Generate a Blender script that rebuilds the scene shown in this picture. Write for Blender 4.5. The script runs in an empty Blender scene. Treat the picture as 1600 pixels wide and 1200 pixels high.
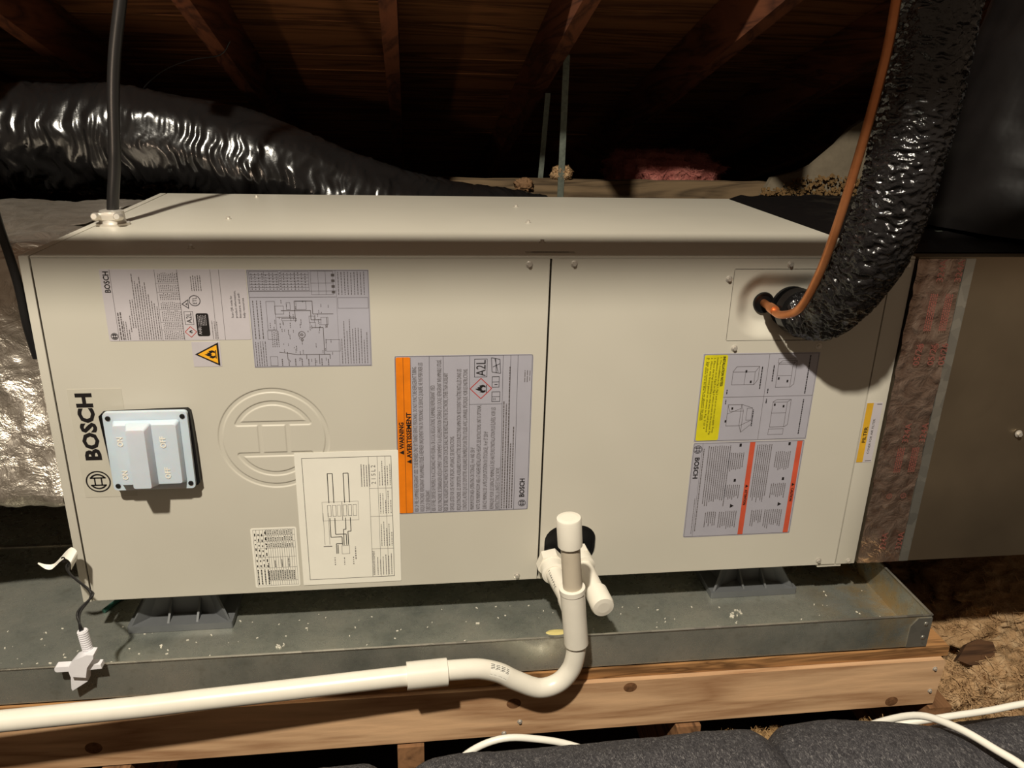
import bpy, bmesh, math, random
import numpy as np
from mathutils import Vector, Matrix, noise
random.seed(7)
SC = bpy.context.scene
COL = SC.collection
R = math.radians

# ------------------------------------------------------------ camera, world, light
cam = bpy.data.cameras.new('camera'); cob = bpy.data.objects.new('camera', cam); COL.objects.link(cob)
cam.sensor_fit = 'HORIZONTAL'; cam.sensor_width = 36.0; cam.lens = 36.0 * 1251.97 / 1600.0
cam.clip_start = 0.02; cam.clip_end = 60
cr, cu, cf = Vector((.9909, -.1225, .0259)), Vector((.0195, .3471, .9376)), Vector((.1238, .9297, -.3470))
cob.matrix_world = Matrix(((cr.x, cu.x, -cf.x, .5426), (cr.y, cu.y, -cf.y, -1.1872), (cr.z, cu.z, -cf.z, .8119), (0, 0, 0, 1)))
SC.camera = cob

W = bpy.data.worlds.new('attic_dark'); SC.world = W; W.use_nodes = True
bg = W.node_tree.nodes['Background']
bg.inputs[0].default_value = (1.0, .72, .50, 1); bg.inputs[1].default_value = 0.13

def lamp(name, kind, loc, target, energy, color, **kw):
    d = bpy.data.lights.new(name, kind); o = bpy.data.objects.new(name, d); COL.objects.link(o)
    o.location = loc
    o.rotation_euler = (Vector(target) - Vector(loc)).to_track_quat('-Z', 'Y').to_euler()
    d.energy = energy; d.color = color
    for k, v in kw.items(): setattr(d, k, v)
    return o
lamp('work_lamp', 'SPOT', (-.05, -2.0, 3.0), (.50, 0, .42), 685, (1.0, .918, .772), spot_size=R(58), spot_blend=.55, shadow_soft_size=.06)
lamp('roof_fill_spot', 'SPOT', (-.35, -.95, .74), (.50, 1.8, 1.06), 21, (1.0, .76, .56), spot_size=R(29), spot_blend=.8, shadow_soft_size=.03)  # added fill spot that brightens the roof planks and rafters, no real lamp

vs = SC.view_settings
SC.display_settings.display_device = 'sRGB'
vs.view_transform = 'Standard'; vs.look = 'None'; vs.exposure = 0; vs.gamma = 1; vs.use_curve_mapping = False

# ------------------------------------------------------------ materials
def lin(c):
    return tuple(((x / 255) / 12.92 if x / 255 <= .04045 else ((x / 255 + .055) / 1.055) ** 2.4) for x in c) + (1,)
MATS = {}
class NT:
    def __init__(s, name):
        s.m = bpy.data.materials.new(name); s.m.use_nodes = True; s.t = s.m.node_tree
        s.b = s.t.nodes['Principled BSDF']; MATS[name] = s.m
    def n(s, kind, **kw):
        x = s.t.nodes.new(kind)
        for k, v in kw.items():
            if k.startswith('i_'):
                key = k[2:]; x.inputs[int(key) if key.isdigit() else key].default_value = v
            else: setattr(x, k, v)
        return x
    def l(s, a, b): s.t.links.new(a, b)
    def coords(s, scale=(1, 1, 1)):
        g = s.n('ShaderNodeTexCoord'); mp = s.n('ShaderNodeMapping'); mp.inputs['Scale'].default_value = scale
        s.l(g.outputs['Object'], mp.inputs[0]); return mp.outputs[0]
    def noise(s, scale, detail=4, rough=.55, vec=None, dist=0):
        x = s.n('ShaderNodeTexNoise'); x.inputs['Scale'].default_value = scale; x.inputs['Detail'].default_value = detail
        x.inputs['Roughness'].default_value = rough; x.inputs['Distortion'].default_value = dist
        s.l(vec if vec else s.coords(), x.inputs['Vector']); return x.outputs[0]
    def ramp(s, fac, stops):
        x = s.n('ShaderNodeValToRGB'); e = x.color_ramp.elements
        while len(e) < len(stops): e.new(.5)
        for i, (p, c) in enumerate(stops): e[i].position = p; e[i].color = c if len(c) == 4 else tuple(c) + (1,)
        s.l(fac, x.inputs[0]); return x.outputs[0]
    def bump(s, h, strength, dist=.002, prev=None):
        x = s.n('ShaderNodeBump'); x.inputs['Strength'].default_value = strength; x.inputs['Distance'].default_value = dist
        s.l(h, x.inputs['Height'])
        if prev: s.l(prev, x.inputs['Normal'])
        return x.outputs[0]
    def set(s, color=None, rough=.5, metal=0, spec=.5, **kw):
        if color is not None:
            if isinstance(color, tuple): s.b.inputs['Base Color'].default_value = color
            else: s.l(color, s.b.inputs['Base Color'])
        if isinstance(rough, (int, float)): s.b.inputs['Roughness'].default_value = rough
        else: s.l(rough, s.b.inputs['Roughness'])
        s.b.inputs['Metallic'].default_value = metal; s.b.inputs['Specular IOR Level'].default_value = spec
        for k, v in kw.items(): s.b.inputs[k.replace('_', ' ')].default_value = v
        return s
    def nrm(s, o): s.l(o, s.b.inputs['Normal']); return s

def plain(name, rgb, rough=.5, metal=0, spec=.5, var=.12, scale=30, bump=0, **kw):
    t = NT(name); c = lin(rgb)
    lo = tuple(x * (1 - var) for x in c[:3]) + (1,); hi = tuple(min(1, x * (1 + var)) for x in c[:3]) + (1,)
    nz = t.noise(scale)
    t.set(t.ramp(nz, [(.3, lo), (.7, hi)]), rough, metal, spec, **kw)
    if bump: t.nrm(t.bump(nz, bump))
    return t.m

def wood(name, base, dark, axis=0, rings=9, rough=.7, fine=160, bump=.25, knots=True):
    t = NT(name)
    sc = [1.0, 1.0, 1.0]; sc[axis] = .09
    v = t.coords(tuple(sc))
    n1 = t.noise(rings, 3, .5, v, 1.2)
    mul = t.n('ShaderNodeMath', operation='MULTIPLY'); mul.inputs[1].default_value = 9.0; t.l(n1, mul.inputs[0])
    fr = t.n('ShaderNodeMath', operation='PINGPONG'); fr.inputs[1].default_value = 1.0; t.l(mul.outputs[0], fr.inputs[0])
    n2 = t.noise(fine, 4, .6, v)
    mx = t.n('ShaderNodeMath', operation='MULTIPLY_ADD'); mx.inputs[1].default_value = .45; t.l(n2, mx.inputs[0])
    hf = t.n('ShaderNodeMath', operation='MULTIPLY'); hf.inputs[1].default_value = .55; t.l(fr.outputs[0], hf.inputs[0]); t.l(hf.outputs[0], mx.inputs[2])
    c = t.ramp(mx.outputs[0], [(.15, lin(dark)), (.55, lin(base)), (.95, lin(tuple(min(255, x * 1.12) for x in base)))])
    t.set(c, rough, 0, .25); t.nrm(t.bump(n2, bump, .0015))
    return t.m

# painted cabinet steel
t = NT('cabinet_paint'); n = t.noise(900, 2); n2 = t.noise(3, 3)
t.set(t.ramp(n2, [(.3, lin((190, 185, 172))), (.7, lin((198, 193, 180)))]), .42, 0, .4); t.nrm(t.bump(n, .06, .0006))
t = NT('galvanized'); v = t.noise(7, 5, .6); f = t.n('ShaderNodeTexVoronoi'); f.inputs['Scale'].default_value = 42; t.l(t.coords(), f.inputs['Vector'])
t.set(t.ramp(f.outputs['Color'], [(.1, lin((156, 154, 146))), (.9, lin((188, 185, 174)))]), t.ramp(v, [(.3, (.22,) * 3), (.75, (.42,) * 3)]), .8)
t.nrm(t.bump(t.noise(5, 3), .12, .01))
# pan: galvanized with grime, yellow stain at the right end
t = NT('pan_metal'); v = t.noise(6, 6, .65); v2 = t.noise(38, 6, .7); co = t.n('ShaderNodeTexCoord')
sx = t.n('ShaderNodeSeparateXYZ'); t.l(co.outputs['Object'], sx.inputs[0])
base = t.ramp(v, [(.28, lin((138, 144, 138))), (.5, lin((182, 184, 174))), (.78, lin((210, 206, 192)))])
grime = t.n('ShaderNodeMix', data_type='RGBA'); t.l(t.ramp(v2, [(.55, (0, 0, 0)), (.78, (.55,) * 3)]), grime.inputs[0]); t.l(base, grime.inputs[6]); grime.inputs[7].default_value = lin((120, 112, 92))
mr = t.n('ShaderNodeMapRange'); mr.inputs[1].default_value = .66; mr.inputs[2].default_value = .80; t.l(sx.outputs[0], mr.inputs[0])
ml = t.n('ShaderNodeMath', operation='MULTIPLY'); t.l(mr.outputs[0], ml.inputs[0]); t.l(t.ramp(t.noise(14, 5, .7), [(.42, (0, 0, 0)), (.6, (.8,) * 3)]), ml.inputs[1])
st = t.n('ShaderNodeMix', data_type='RGBA'); t.l(ml.outputs[0], st.inputs[0]); t.l(grime.outputs[2], st.inputs[6]); st.inputs[7].default_value = lin((196, 168, 118))
t.set(st.outputs[2], t.ramp(v2, [(.3, (.20,) * 3), (.7, (.38,) * 3)]), .74); t.nrm(t.bump(v, .1, .006))
t = NT('foil'); nn = t.noise(28, 5, .65, None, .6); vo = t.n('ShaderNodeTexVoronoi'); vo.inputs['Scale'].default_value = 26; vo.feature = 'DISTANCE_TO_EDGE'; t.l(t.coords(), vo.inputs['Vector'])
t.set(t.ramp(nn, [(.3, lin((186, 176, 162))), (.7, lin((226, 218, 206)))]), .36, .92); b1 = t.bump(nn, .55, .012); t.nrm(t.bump(vo.outputs['Distance'], .3, .006, b1))
t = NT('foil_tape'); nn = t.noise(40, 5, .6, None, .5)
t.set(t.ramp(nn, [(.3, lin((150, 122, 106))), (.7, lin((206, 184, 168)))]), .3, .9); t.nrm(t.bump(nn, .6, .008))
t = NT('black_poly'); nn = t.noise(60, 4, .6)
t.set(lin((22, 21, 21)), .2, 0, .6); t.nrm(t.bump(nn, .12, .004))
t = NT('black_poly_dull'); nn = t.noise(14, 3, .5)
t.set(lin((17, 15, 15)), .42, 0, .3); t.nrm(t.bump(nn, .2, .01))
t = NT('black_wrap'); nn = t.noise(90, 4, .6)
t.set(lin((24, 23, 24)), .15, 0, .8); t.nrm(t.bump(nn, .45, .006))
plain('black_plastic', (12, 12, 13), .5, 0, .3)
plain('cable_black', (26, 25, 25), .38)
plain('switch_white', (202, 210, 220), .28, 0, .5, .03, Subsurface_Weight=.25)
plain('pvc_white', (228, 222, 208), .3, 0, .5, .03)
plain('pvc_aged', (196, 184, 164), .42, 0, .5, .05)
plain('white_plastic', (224, 222, 226), .35, 0, .5, .03)
plain('white_jacket', (236, 232, 220), .35, 0, .5, .03)
plain('screw_steel', (214, 208, 198), .38, .6, .5, .06)
plain('strap_steel', (110, 116, 106), .5, .7, .5, .25, 90)
t = NT('copper'); nn = t.noise(18, 4); t.set(t.ramp(nn, [(.3, lin((196, 120, 72))), (.7, lin((232, 158, 106)))]), .36, .85)
plain('label_grey', (166, 164, 174), .34, 0, .5, .03)
plain('label_silver', (188, 182, 186), .34, 0, .5, .03)
plain('label_white', (232, 228, 216), .5, 0, .4, .03, 14)
plain('label_clear', (192, 187, 173), .2, 0, .5, .02)
plain('ink_black', (24, 20, 20), .5)
plain('ink_grey', (92, 86, 86), .5)
plain('ink_red', (176, 52, 44), .5)
plain('ink_orange', (226, 122, 14), .45)
plain('ink_amber', (236, 170, 40), .45)
plain('ink_yellow', (206, 196, 30), .45)
plain('ink_gold', (206, 160, 44), .45)
plain('ink_vermilion', (196, 84, 58), .45)
plain('ink_tape', (128, 72, 64), .5)
wood('pine', (204, 166, 128), (160, 120, 86), 0)
wood('osb', (156, 114, 72), (96, 66, 38), 0, 34, .85, 70, .9)
wood('old_wood', (104, 86, 64), (62, 50, 36), 0, 14, .85)
wood('rafter_wood', (104, 60, 38), (60, 32, 20), 1, 12, .85)
wood('plank_wood', (140, 92, 56), (78, 46, 27), 0, 10, .85)
wood('joist_wood', (128, 92, 62), (80, 54, 34), 1, 12, .85)
wood('brown_board', (86, 60, 40), (52, 34, 22), 0, 20, .85)
plain('gusset_board', (112, 102, 86), .85, 0, .2, .12, 40, .2)
plain('mortar', (112, 88, 58), .95, 0, .1, .35, 60, .8)
plain('riser_plastic', (92, 94, 96), .45, 0, .4, .05)
t = NT('duct_felt'); n1 = t.noise(330, 4, .75, t.coords((1, .45, .45)), 1.5); n2 = t.noise(9, 4)
t.set(t.ramp(n1, [(.40, lin((44, 42, 45))), (.55, lin((72, 70, 72))), (.72, lin((140, 136, 134)))]), .75, 0, .3); b1 = t.bump(n2, .25, .02); t.nrm(t.bump(n1, .5, .003, b1))
def wool(name, stops):
    t = NT(name); n1 = t.noise(16, 6, .7, None, .8); n2 = t.noise(220, 4, .7)
    t.set(t.ramp(n1, stops), .95, 0, .1); b1 = t.bump(n1, .6, .02); t.nrm(t.bump(n2, .7, .004, b1))
wool('wool_tan', [(.25, lin((128, 98, 66))), (.5, lin((178, 144, 106))), (.75, lin((208, 182, 146)))])
wool('wool_pink', [(.25, lin((120, 66, 60))), (.5, lin((158, 94, 86))), (.75, lin((186, 124, 112)))])
wool('wool_brown', [(.25, lin((120, 92, 60))), (.5, lin((160, 130, 90))), (.75, lin((190, 160, 120)))])
plain('floor_dust', (58, 46, 36), .95, 0, .1, .3, 8, .6)
plain('wall_dark', (40, 30, 24), .9, 0, .1, .3, 6)
plain('wire_blue', (40, 46, 140), .4)
plain('wire_green', (46, 96, 84), .5)
plain('debris_white', (210, 204, 190), .7)
plain('glue_yellow', (206, 190, 124), .35)
plain('sealant', (112, 84, 58), .8, 0, .3, .2, 60, .4)

# ------------------------------------------------------------ object helpers
ORG = {}
def tag(o, label=None, cat=None, group=None, kind=None):
    if label: o['label'] = label
    if cat: o['category'] = cat
    if group: o['group'] = group
    if kind: o['kind'] = kind
    return o
def org(o): return ORG.get(o, Vector((0, 0, 0)))
def empty(name, loc, label=None, cat=None, group=None):
    o = bpy.data.objects.new(name, None); COL.objects.link(o); o.location = loc; o.empty_display_size = .05
    ORG[o] = Vector(loc); return tag(o, label, cat, group)
class MB:
    """collects polygons in world coordinates, builds ONE mesh object"""
    def __init__(s): s.v = []; s.f = []; s.sm = []
    def add(s, vs, fs, smooth=False):
        k = len(s.v); s.v.extend([tuple(p) for p in vs]); s.f.extend([tuple(i + k for i in f) for f in fs]); s.sm.extend([smooth] * len(fs)); return s
    def box(s, x0, x1, y0, y1, z0, z1, M=None, bev=0):
        if bev:
            bm = bmesh.new(); bmesh.ops.create_cube(bm, size=1)
            for p in bm.verts: p.co = Vector(((x0 + x1) / 2 + p.co.x * (x1 - x0), (y0 + y1) / 2 + p.co.y * (y1 - y0), (z0 + z1) / 2 + p.co.z * (z1 - z0)))
            bmesh.ops.bevel(bm, geom=bm.edges[:], offset=bev, segments=2, affect='EDGES', profile=.6)
            vs = [p.co.copy() for p in bm.verts]; bm.verts.index_update(); fs = [[q.index for q in f.verts] for f in bm.faces]; bm.free()
        else:
            vs = [Vector(p) for p in ((x0, y0, z0), (x1, y0, z0), (x1, y1, z0), (x0, y1, z0), (x0, y0, z1), (x1, y0, z1), (x1, y1, z1), (x0, y1, z1))]
            fs = [(0, 3, 2, 1), (4, 5, 6, 7), (0, 1, 5, 4), (1, 2, 6, 5), (2, 3, 7, 6), (3, 0, 4, 7)]
        if M: vs = [M @ p for p in vs]
        return s.add(vs, fs)
    def prism(s, poly, y0, y1, axis='y'):
        """polygon in (x,z) extruded along y (or (x,y) along z)"""
        n = len(poly)
        if axis == 'y': vs = [(a, y0, b) for a, b in poly] + [(a, y1, b) for a, b in poly]
        elif axis == 'z': vs = [(a, b, y0) for a, b in poly] + [(a, b, y1) for a, b in poly]
        else: vs = [(y0, a, b) for a, b in poly] + [(y1, a, b) for a, b in poly]
        fs = [tuple(range(n)), tuple(range(2 * n - 1, n - 1, -1))] + [(i, i + n, (i + 1) % n + n, (i + 1) % n) for i in range(n)]
        return s.add(vs, fs)
    def quad(s, a, b, c, d): return s.add([a, b, c, d], [(0, 1, 2, 3)])
    def rect(s, x0, x1, z0, z1, y): return s.quad((x0, y, z0), (x1, y, z0), (x1, y, z1), (x0, y, z1))
    def line(s, a, b, w, y):
        (x0, z0), (x1, z1) = a, b; d = Vector((x1 - x0, z1 - z0)); L = d.length or 1; nx, nz = -d.y / L * w / 2, d.x / L * w / 2
        return s.quad((x0 + nx, y, z0 + nz), (x1 + nx, y, z1 + nz), (x1 - nx, y, z1 - nz), (x0 - nx, y, z0 - nz))
    def frame(s, x0, x1, z0, z1, w, y):
        s.rect(x0, x1, z0, z0 + w, y); s.rect(x0, x1, z1 - w, z1, y); s.rect(x0, x0 + w, z0, z1, y); s.rect(x1 - w, x1, z0, z1, y); return s
    def ring(s, cx, cz, r0, r1, y, n=32):
        vs = []
        for i in range(n):
            a = 2 * math.pi * i / n; vs += [(cx + r0 * math.cos(a), y, cz + r0 * math.sin(a)), (cx + r1 * math.cos(a), y, cz + r1 * math.sin(a))]
        return s.add(vs, [(2 * i, 2 * i + 1, (2 * i + 3) % (2 * n), (2 * i + 2) % (2 * n)) for i in range(n)])
    def poly(s, pts, y): return s.add([(a, y, b) for a, b in pts], [tuple(range(len(pts)))])
    def lathe(s, prof, M, n=24, caps=True):
        """prof: (radius, height) along local z"""
        vs = []; fs = []
        for r, h in prof:
            for i in range(n):
                a = 2 * math.pi * i / n; vs.append(M @ Vector((r * math.cos(a), r * math.sin(a), h)))
        for j in range(len(prof) - 1):
            for i in range(n): fs.append((j * n + i, j * n + (i + 1) % n, (j + 1) * n + (i + 1) % n, (j + 1) * n + i))
        s.add(vs, fs, True)
        if caps:
            s.add(vs[:n], [tuple(range(n - 1, -1, -1))]); s.add(vs[-n:], [tuple(range(n))])
        return s
    def tube(s, pts, rad, n=16, step=.01, caps=True, rf=None, raw=False, tilt=0):
        P = np.array(pts, float) if raw else spline(pts, step)
        m = len(P); T = np.gradient(P, axis=0); T /= np.linalg.norm(T, axis=1)[:, None] + 1e-12
        up = np.array([0, 0, 1.0]) if abs(T[0][2]) < .9 else np.array([0, -1.0, 0])
        N = up - T[0] * up.dot(T[0]); N /= np.linalg.norm(N); d = np.r_[0, np.cumsum(np.linalg.norm(np.diff(P, axis=0), axis=1))]
        vs = []
        for k in range(m):
            N = N - T[k] * N.dot(T[k]); N /= np.linalg.norm(N); Bn = np.cross(T[k], N)
            for i in range(n):
                a = 2 * math.pi * i / n; r = rad(d[k] / d[-1]) if callable(rad) else rad
                if rf: r = r + rf(d[k], a, d[-1])
                vs.append(tuple(P[k] + r * (math.cos(a) * N + math.sin(a) * Bn)))
        fs = [(k * n + i, k * n + (i + 1) % n, (k + 1) * n + (i + 1) % n, (k + 1) * n + i) for k in range(m - 1) for i in range(n)]
        s.add(vs, fs, True)
        if caps: s.add(vs[:n], [tuple(range(n - 1, -1, -1))]); s.add(vs[-n:], [tuple(range(n))])
        return s
    def build(s, name, mat, parent=None, loc=None, **kw):
        o0 = org(parent) if parent else Vector(loc) if loc is not None else Vector((0, 0, 0))
        me = bpy.data.meshes.new(name); me.from_pydata([(p[0] - o0.x, p[1] - o0.y, p[2] - o0.z) for p in s.v], [], s.f)
        me.polygons.foreach_set('use_smooth', s.sm); me.update()
        bm = bmesh.new(); bm.from_mesh(me); bmesh.ops.remove_doubles(bm, verts=bm.verts[:], dist=1e-6) if kw.get('weld') else None
        if not kw.get('flat'): bmesh.ops.recalc_face_normals(bm, faces=bm.faces[:])
        bm.to_mesh(me); bm.free()
        if len(me.vertices) < 4000: me.set_sharp_from_angle(angle=R(38))
        me.materials.append(MATS[mat]); o = bpy.data.objects.new(name, me); COL.objects.link(o)
        if parent: o.parent = parent; ORG[o] = o0.copy()
        else: o.location = o0; ORG[o] = o0.copy()
        if kw.get('label') or kw.get('cat') or kw.get('kind') or kw.get('group'): tag(o, kw.get('label'), kw.get('cat'), kw.get('group'), kw.get('kind'))
        return o
def spline(pts, step):
    P = [Vector(p) for p in pts]; P = [2 * P[0] - P[1]] + P + [2 * P[-1] - P[-2]]; out = []
    for i in range(1, len(P) - 2):
        a, b, c, d = P[i - 1:i + 3]; m = max(2, int((c - b).length / step))
        for k in range(m):
            u = k / m; out.append(.5 * ((2 * b) + (c - a) * u + (2 * a - 5 * b + 4 * c - d) * u * u + (3 * b - a - 3 * c + d) * u ** 3))
    out.append(P[-2]); return np.array([tuple(p) for p in out])
def axis_m(loc, d):
    return Matrix.Translation(Vector(loc)) @ Vector(d).to_track_quat('Z', 'Y').to_matrix().to_4x4()
def nz(x, y, z, oct=3): return noise.fractal((x, y, z), 1.0, 2.0, oct)

# text outlines (glyph shapes cached), laid flat on a sticker facing -y
TC = {}
def glyphs(s, bold=0):
    k = (s, bold)
    if k not in TC:
        c = bpy.data.curves.new('t', 'FONT'); c.body = s; c.size = 1; c.resolution_u = 2; c.offset = bold
        o = bpy.data.objects.new('t', c); me = bpy.data.meshes.new_from_object(o)
        vs = [(p.co.x, p.co.y) for p in me.vertices]; fs = [tuple(p.vertices) for p in me.polygons]
        bpy.data.objects.remove(o); bpy.data.curves.remove(c); bpy.data.meshes.remove(me)
        xs = [p[0] for p in vs] or [0, 1]; TC[k] = (vs, fs, min(xs), max(xs))
    return TC[k]
def text(mb, s, x, z, y, cap, length=None, way='up', bold=0):
    """baseline starts at (x,z); way 'up' reads bottom to top, 'down' top to bottom, 'right' left to right; cap = capital height"""
    vs, fs, a, b = glyphs(s, bold); sy = cap / .70; sx = sy if length is None else length / (b - a)
    if way == 'up': q = [(x - v * sy, y, z + (u - a) * sx) for u, v in vs]
    elif way == 'down': q = [(x + v * sy, y, z - (u - a) * sx) for u, v in vs]
    else: q = [(x + (u - a) * sx, y, z + v * sy) for u, v in vs]
    mb.add(q, fs)
def greek(mb, x, z0, z1, y, w, rnd, gap=.0014, wmin=.003, wmax=.012, way='v'):
    """one line of print too small to read: word-length dashes"""
    z = z0
    while z < z1 - .001:
        L = min(rnd.uniform(wmin, wmax), z1 - z)
        if way == 'v': mb.rect(x - w / 2, x + w / 2, z, z + L, y)
        else: mb.rect(z, z + L, x - w / 2, x + w / 2, y)
        z += L + gap

# ------------------------------------------------------------ the attic shell
H, D, L = .574, .697, 1.35
def roof_z(y): return .975 - .275 * (y - .65)       # plane of the rafter undersides
SL = math.atan(.275)
rnd = random.Random(3)
ce = MB(); y0, y1 = .49, 4.1
ce.add([(-2.6, y0, roof_z(y0) + .178), (4.2, y0, roof_z(y0) + .178), (4.2, y1, roof_z(y1) + .178), (-2.6, y1, roof_z(y1) + .178),
        (-2.6, y0, roof_z(y0) + .20), (4.2, y0, roof_z(y0) + .20), (4.2, y1, roof_z(y1) + .20), (-2.6, y1, roof_z(y1) + .20)],
       [(0, 3, 2, 1), (4, 5, 6, 7), (0, 1, 5, 4), (1, 2, 6, 5), (2, 3, 7, 6), (3, 0, 4, 7)])
ceiling = ce.build('ceiling', 'wall_dark', kind='structure')
def sloped(x0, x1, ya, yb, h0, h1):
    a, b = roof_z(ya), roof_z(yb)
    vs = [(x0, ya, a + h0), (x1, ya, a + h0), (x1, yb, b + h0), (x0, yb, b + h0), (x0, ya, a + h1), (x1, ya, a + h1), (x1, yb, b + h1), (x0, yb, b + h1)]
    return vs, [(0, 3, 2, 1), (4, 5, 6, 7), (0, 1, 5, 4), (1, 2, 6, 5), (2, 3, 7, 6), (3, 0, 4, 7)]
y = .50
while y < 4.0:
    w = rnd.choice((.138, .138, .141)); dz = rnd.uniform(-.003, .003)
    xs = [-2.6, rnd.uniform(-.3, 1.8), 4.2]
    for a, b in zip(xs, xs[1:]):
        MB().add(*sloped(a + .001, b - .001, y + .002, y + w - .002, .143 + dz, .162 + dz)).build('roof_plank', 'plank_wood', ceiling)
    y += w
for k in range(-5, 7):
    x = .508 + .42 * k
    MB().add(*sloped(x - .019, x + .019, .51, 4.0, 0, .139)).build('rafter', 'rafter_wood', ceiling)
fl = MB().box(-2.6, 4.2, -1.6, 4.1, -.50, -.47).build('floor', 'floor_dust', kind='structure')
for x in (-.39, .07, .53, 1.003, 1.47):
    MB().box(x - .022, x + .022, -.152, 3.9, -.40, -.2065, bev=.002).build('joist', 'joist_wood', fl)
MB().box(-2.6, 4.2, 4.1, 4.16, -.5, 1.2).build('wall_back', 'wall_dark', kind='structure')
MB().box(-2.66, -2.6, -.6, 4.16, -.5, 1.3).build('wall_left', 'wall_dark', kind='structure')
MB().box(4.2, 4.26, -.6, 4.16, -.5, 1.3).build('wall_right', 'wall_dark', kind='structure')

# unseen beam above, placed by its shadow between the lamp and the unit: throws the soft dark band on the unit's front edge
MB().box(-1.6, 3.2, -.72, -.682, 1.424, 1.522).build('unseen_beam_1', 'rafter_wood', kind='structure')
# ------------------------------------------------------------ air handler
unit = empty('air_handler', (.675, .35, 0), 'long beige steel air handler cabinet covered in stickers, standing over the drain pan', 'air handler')
PY = -.0006                                         # faces of stickers sit just proud of the panels
body = MB().box(.004, L - .002, .028, D - .004, .002, H - .004).build('cabinet_body', 'cabinet_paint', unit)
MB().box(.0155, L, 0, D, H - .004, H, bev=.0012).build('top_panel', 'cabinet_paint', unit)
MB().box(0, .0135, 0, D, 0, H, bev=.0015).build('end_flange', 'cabinet_paint', unit)
MB().box(.0155, L, .004, D, 0, .003).build('bottom_panel', 'cabinet_paint', unit)
MB().box(1.3137, L, 0, .026, .0015, H - .0045, bev=.0012).build('filter_cover', 'cabinet_paint', unit)
MB().box(1.279, 1.325, .002, .03, -.004, .0005).build('bottom_lip', 'cabinet_paint', unit)

def panel(name, x0, x1, z0, z1, cutters):
    o = MB().box(x0, x1, 0, .005, z0, z1, bev=.001).build(name, 'cabinet_paint', unit)
    for cb in cutters:
        c = cb.build('cutter', 'cabinet_paint', unit)
        mo = o.modifiers.new('b', 'BOOLEAN'); mo.operation = 'DIFFERENCE'; mo.object = c; mo.solver = 'EXACT'
        bpy.context.view_layer.update()
        me = bpy.data.meshes.new_from_object(o.evaluated_get(bpy.context.evaluated_depsgraph_get()))
        o.modifiers.clear(); o.data = me; bpy.data.objects.remove(c)
    o.data.polygons.foreach_set('use_smooth', [False] * len(o.data.polygons))
    o.data.materials.clear(); o.data.materials.append(MATS['cabinet_paint'])
    return o
def rrect(x0, x1, z0, z1, r, n=6):
    out = []
    for cx, cz, a0 in ((x1 - r, z1 - r, 0), (x0 + r, z1 - r, 90), (x0 + r, z0 + r, 180), (x1 - r, z0 + r, 270)):
        for i in range(n + 1):
            a = R(a0 + 90 * i / n); out.append((cx + r * math.cos(a), cz + r * math.sin(a)))
    return out
ex, ez = .327, .2845
# maker's round emblem pressed into the steel: a sheet with grooves 1.2 mm deep, flush with the panel around it
def seg_d(px_, pz_, a, b):
    vx, vz = b[0] - a[0], b[1] - a[1]; t_ = max(0, min(1, ((px_ - a[0]) * vx + (pz_ - a[1]) * vz) / (vx * vx + vz * vz))); return math.hypot(px_ - a[0] - t_ * vx, pz_ - a[1] - t_ * vz)
def emblem_depth(x, z):
    u, v = x - ex, z - ez; r = math.hypot(u, v); d = abs(r - .0815); av = abs(v)
    ca = math.asin(.0265 / .0605); ang = math.atan2(av, u)
    if ca < ang < math.pi - ca: d = min(d, abs(r - .0605))
    cx_ = .0605 * math.cos(ca); d = min(d, seg_d(u, av, (-cx_, .0265), (cx_, .0265)), seg_d(abs(u), v, (.021, -.0265), (.021, .0265)))
    t_ = min(1, max(0, (.0042 - d) / .0016)); return .0013 * t_
g = MB(); vs = []; N = 210
for j in range(N + 1):
    for i in range(N + 1):
        x = ex - .089 + .178 * i / N; z = ez - .089 + .178 * j / N; vs.append((x, emblem_depth(x, z), z))
g.add(vs, [(j * (N + 1) + i, j * (N + 1) + i + 1, (j + 1) * (N + 1) + i + 1, (j + 1) * (N + 1) + i) for j in range(N) for i in range(N)], True).build('pressed_emblem', 'cabinet_paint', unit)
emc = MB().box(ex - .089, ex + .089, -.01, .02, ez - .089, ez + .089)
swc = MB().box(.092, .196, -.01, .02, .226, .330)
panel('left_panel', .0158, .7547, .0018, H - .0015, [emc, swc])
plc = MB().prism(rrect(1.0485, 1.2215, .4355, .5545, .003), -.01, .02)
drc = MB().prism(rrect(.7655, .856, .028, .106, .030), -.01, .02)
panel('right_panel', .7577, 1.3117, .0018, H - .0015, [plc, drc])

# pressed line-set plate: a pocket with soft corners, two grommet holes
g = MB(); nx, nzz = 60, 44; vs = []; fs = []
def pocket(x, z):
    dx = max(0, abs(x - 1.140) - (.0655 - .03)); dz = max(0, abs(z - .488) - (.044 - .03)); d = math.hypot(dx, dz) - .03
    d2 = max(0, abs(x - 1.140) - (.0835 - .05)); d3 = max(0, abs(z - .4945) - (.0565 - .05)); dd = math.hypot(d2, d3) - .05
    def ss(t): t = min(1, max(0, t)); return t * t * (3 - 2 * t)
    return .0150 * ss(-dd / .031)
for j in range(nzz + 1):
    for i in range(nx + 1):
        x = 1.0495 + .171 * i / nx; z = .4365 + .117 * j / nzz
        vs.append((x, .0008 + pocket(x, z), z))
for j in range(nzz):
    for i in range(nx): fs.append((j * (nx + 1) + i, j * (nx + 1) + i + 1, (j + 1) * (nx + 1) + i + 1, (j + 1) * (nx + 1) + i))
plate = g.add(vs, fs, True).build('line_set_plate', 'cabinet_paint', unit)
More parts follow.
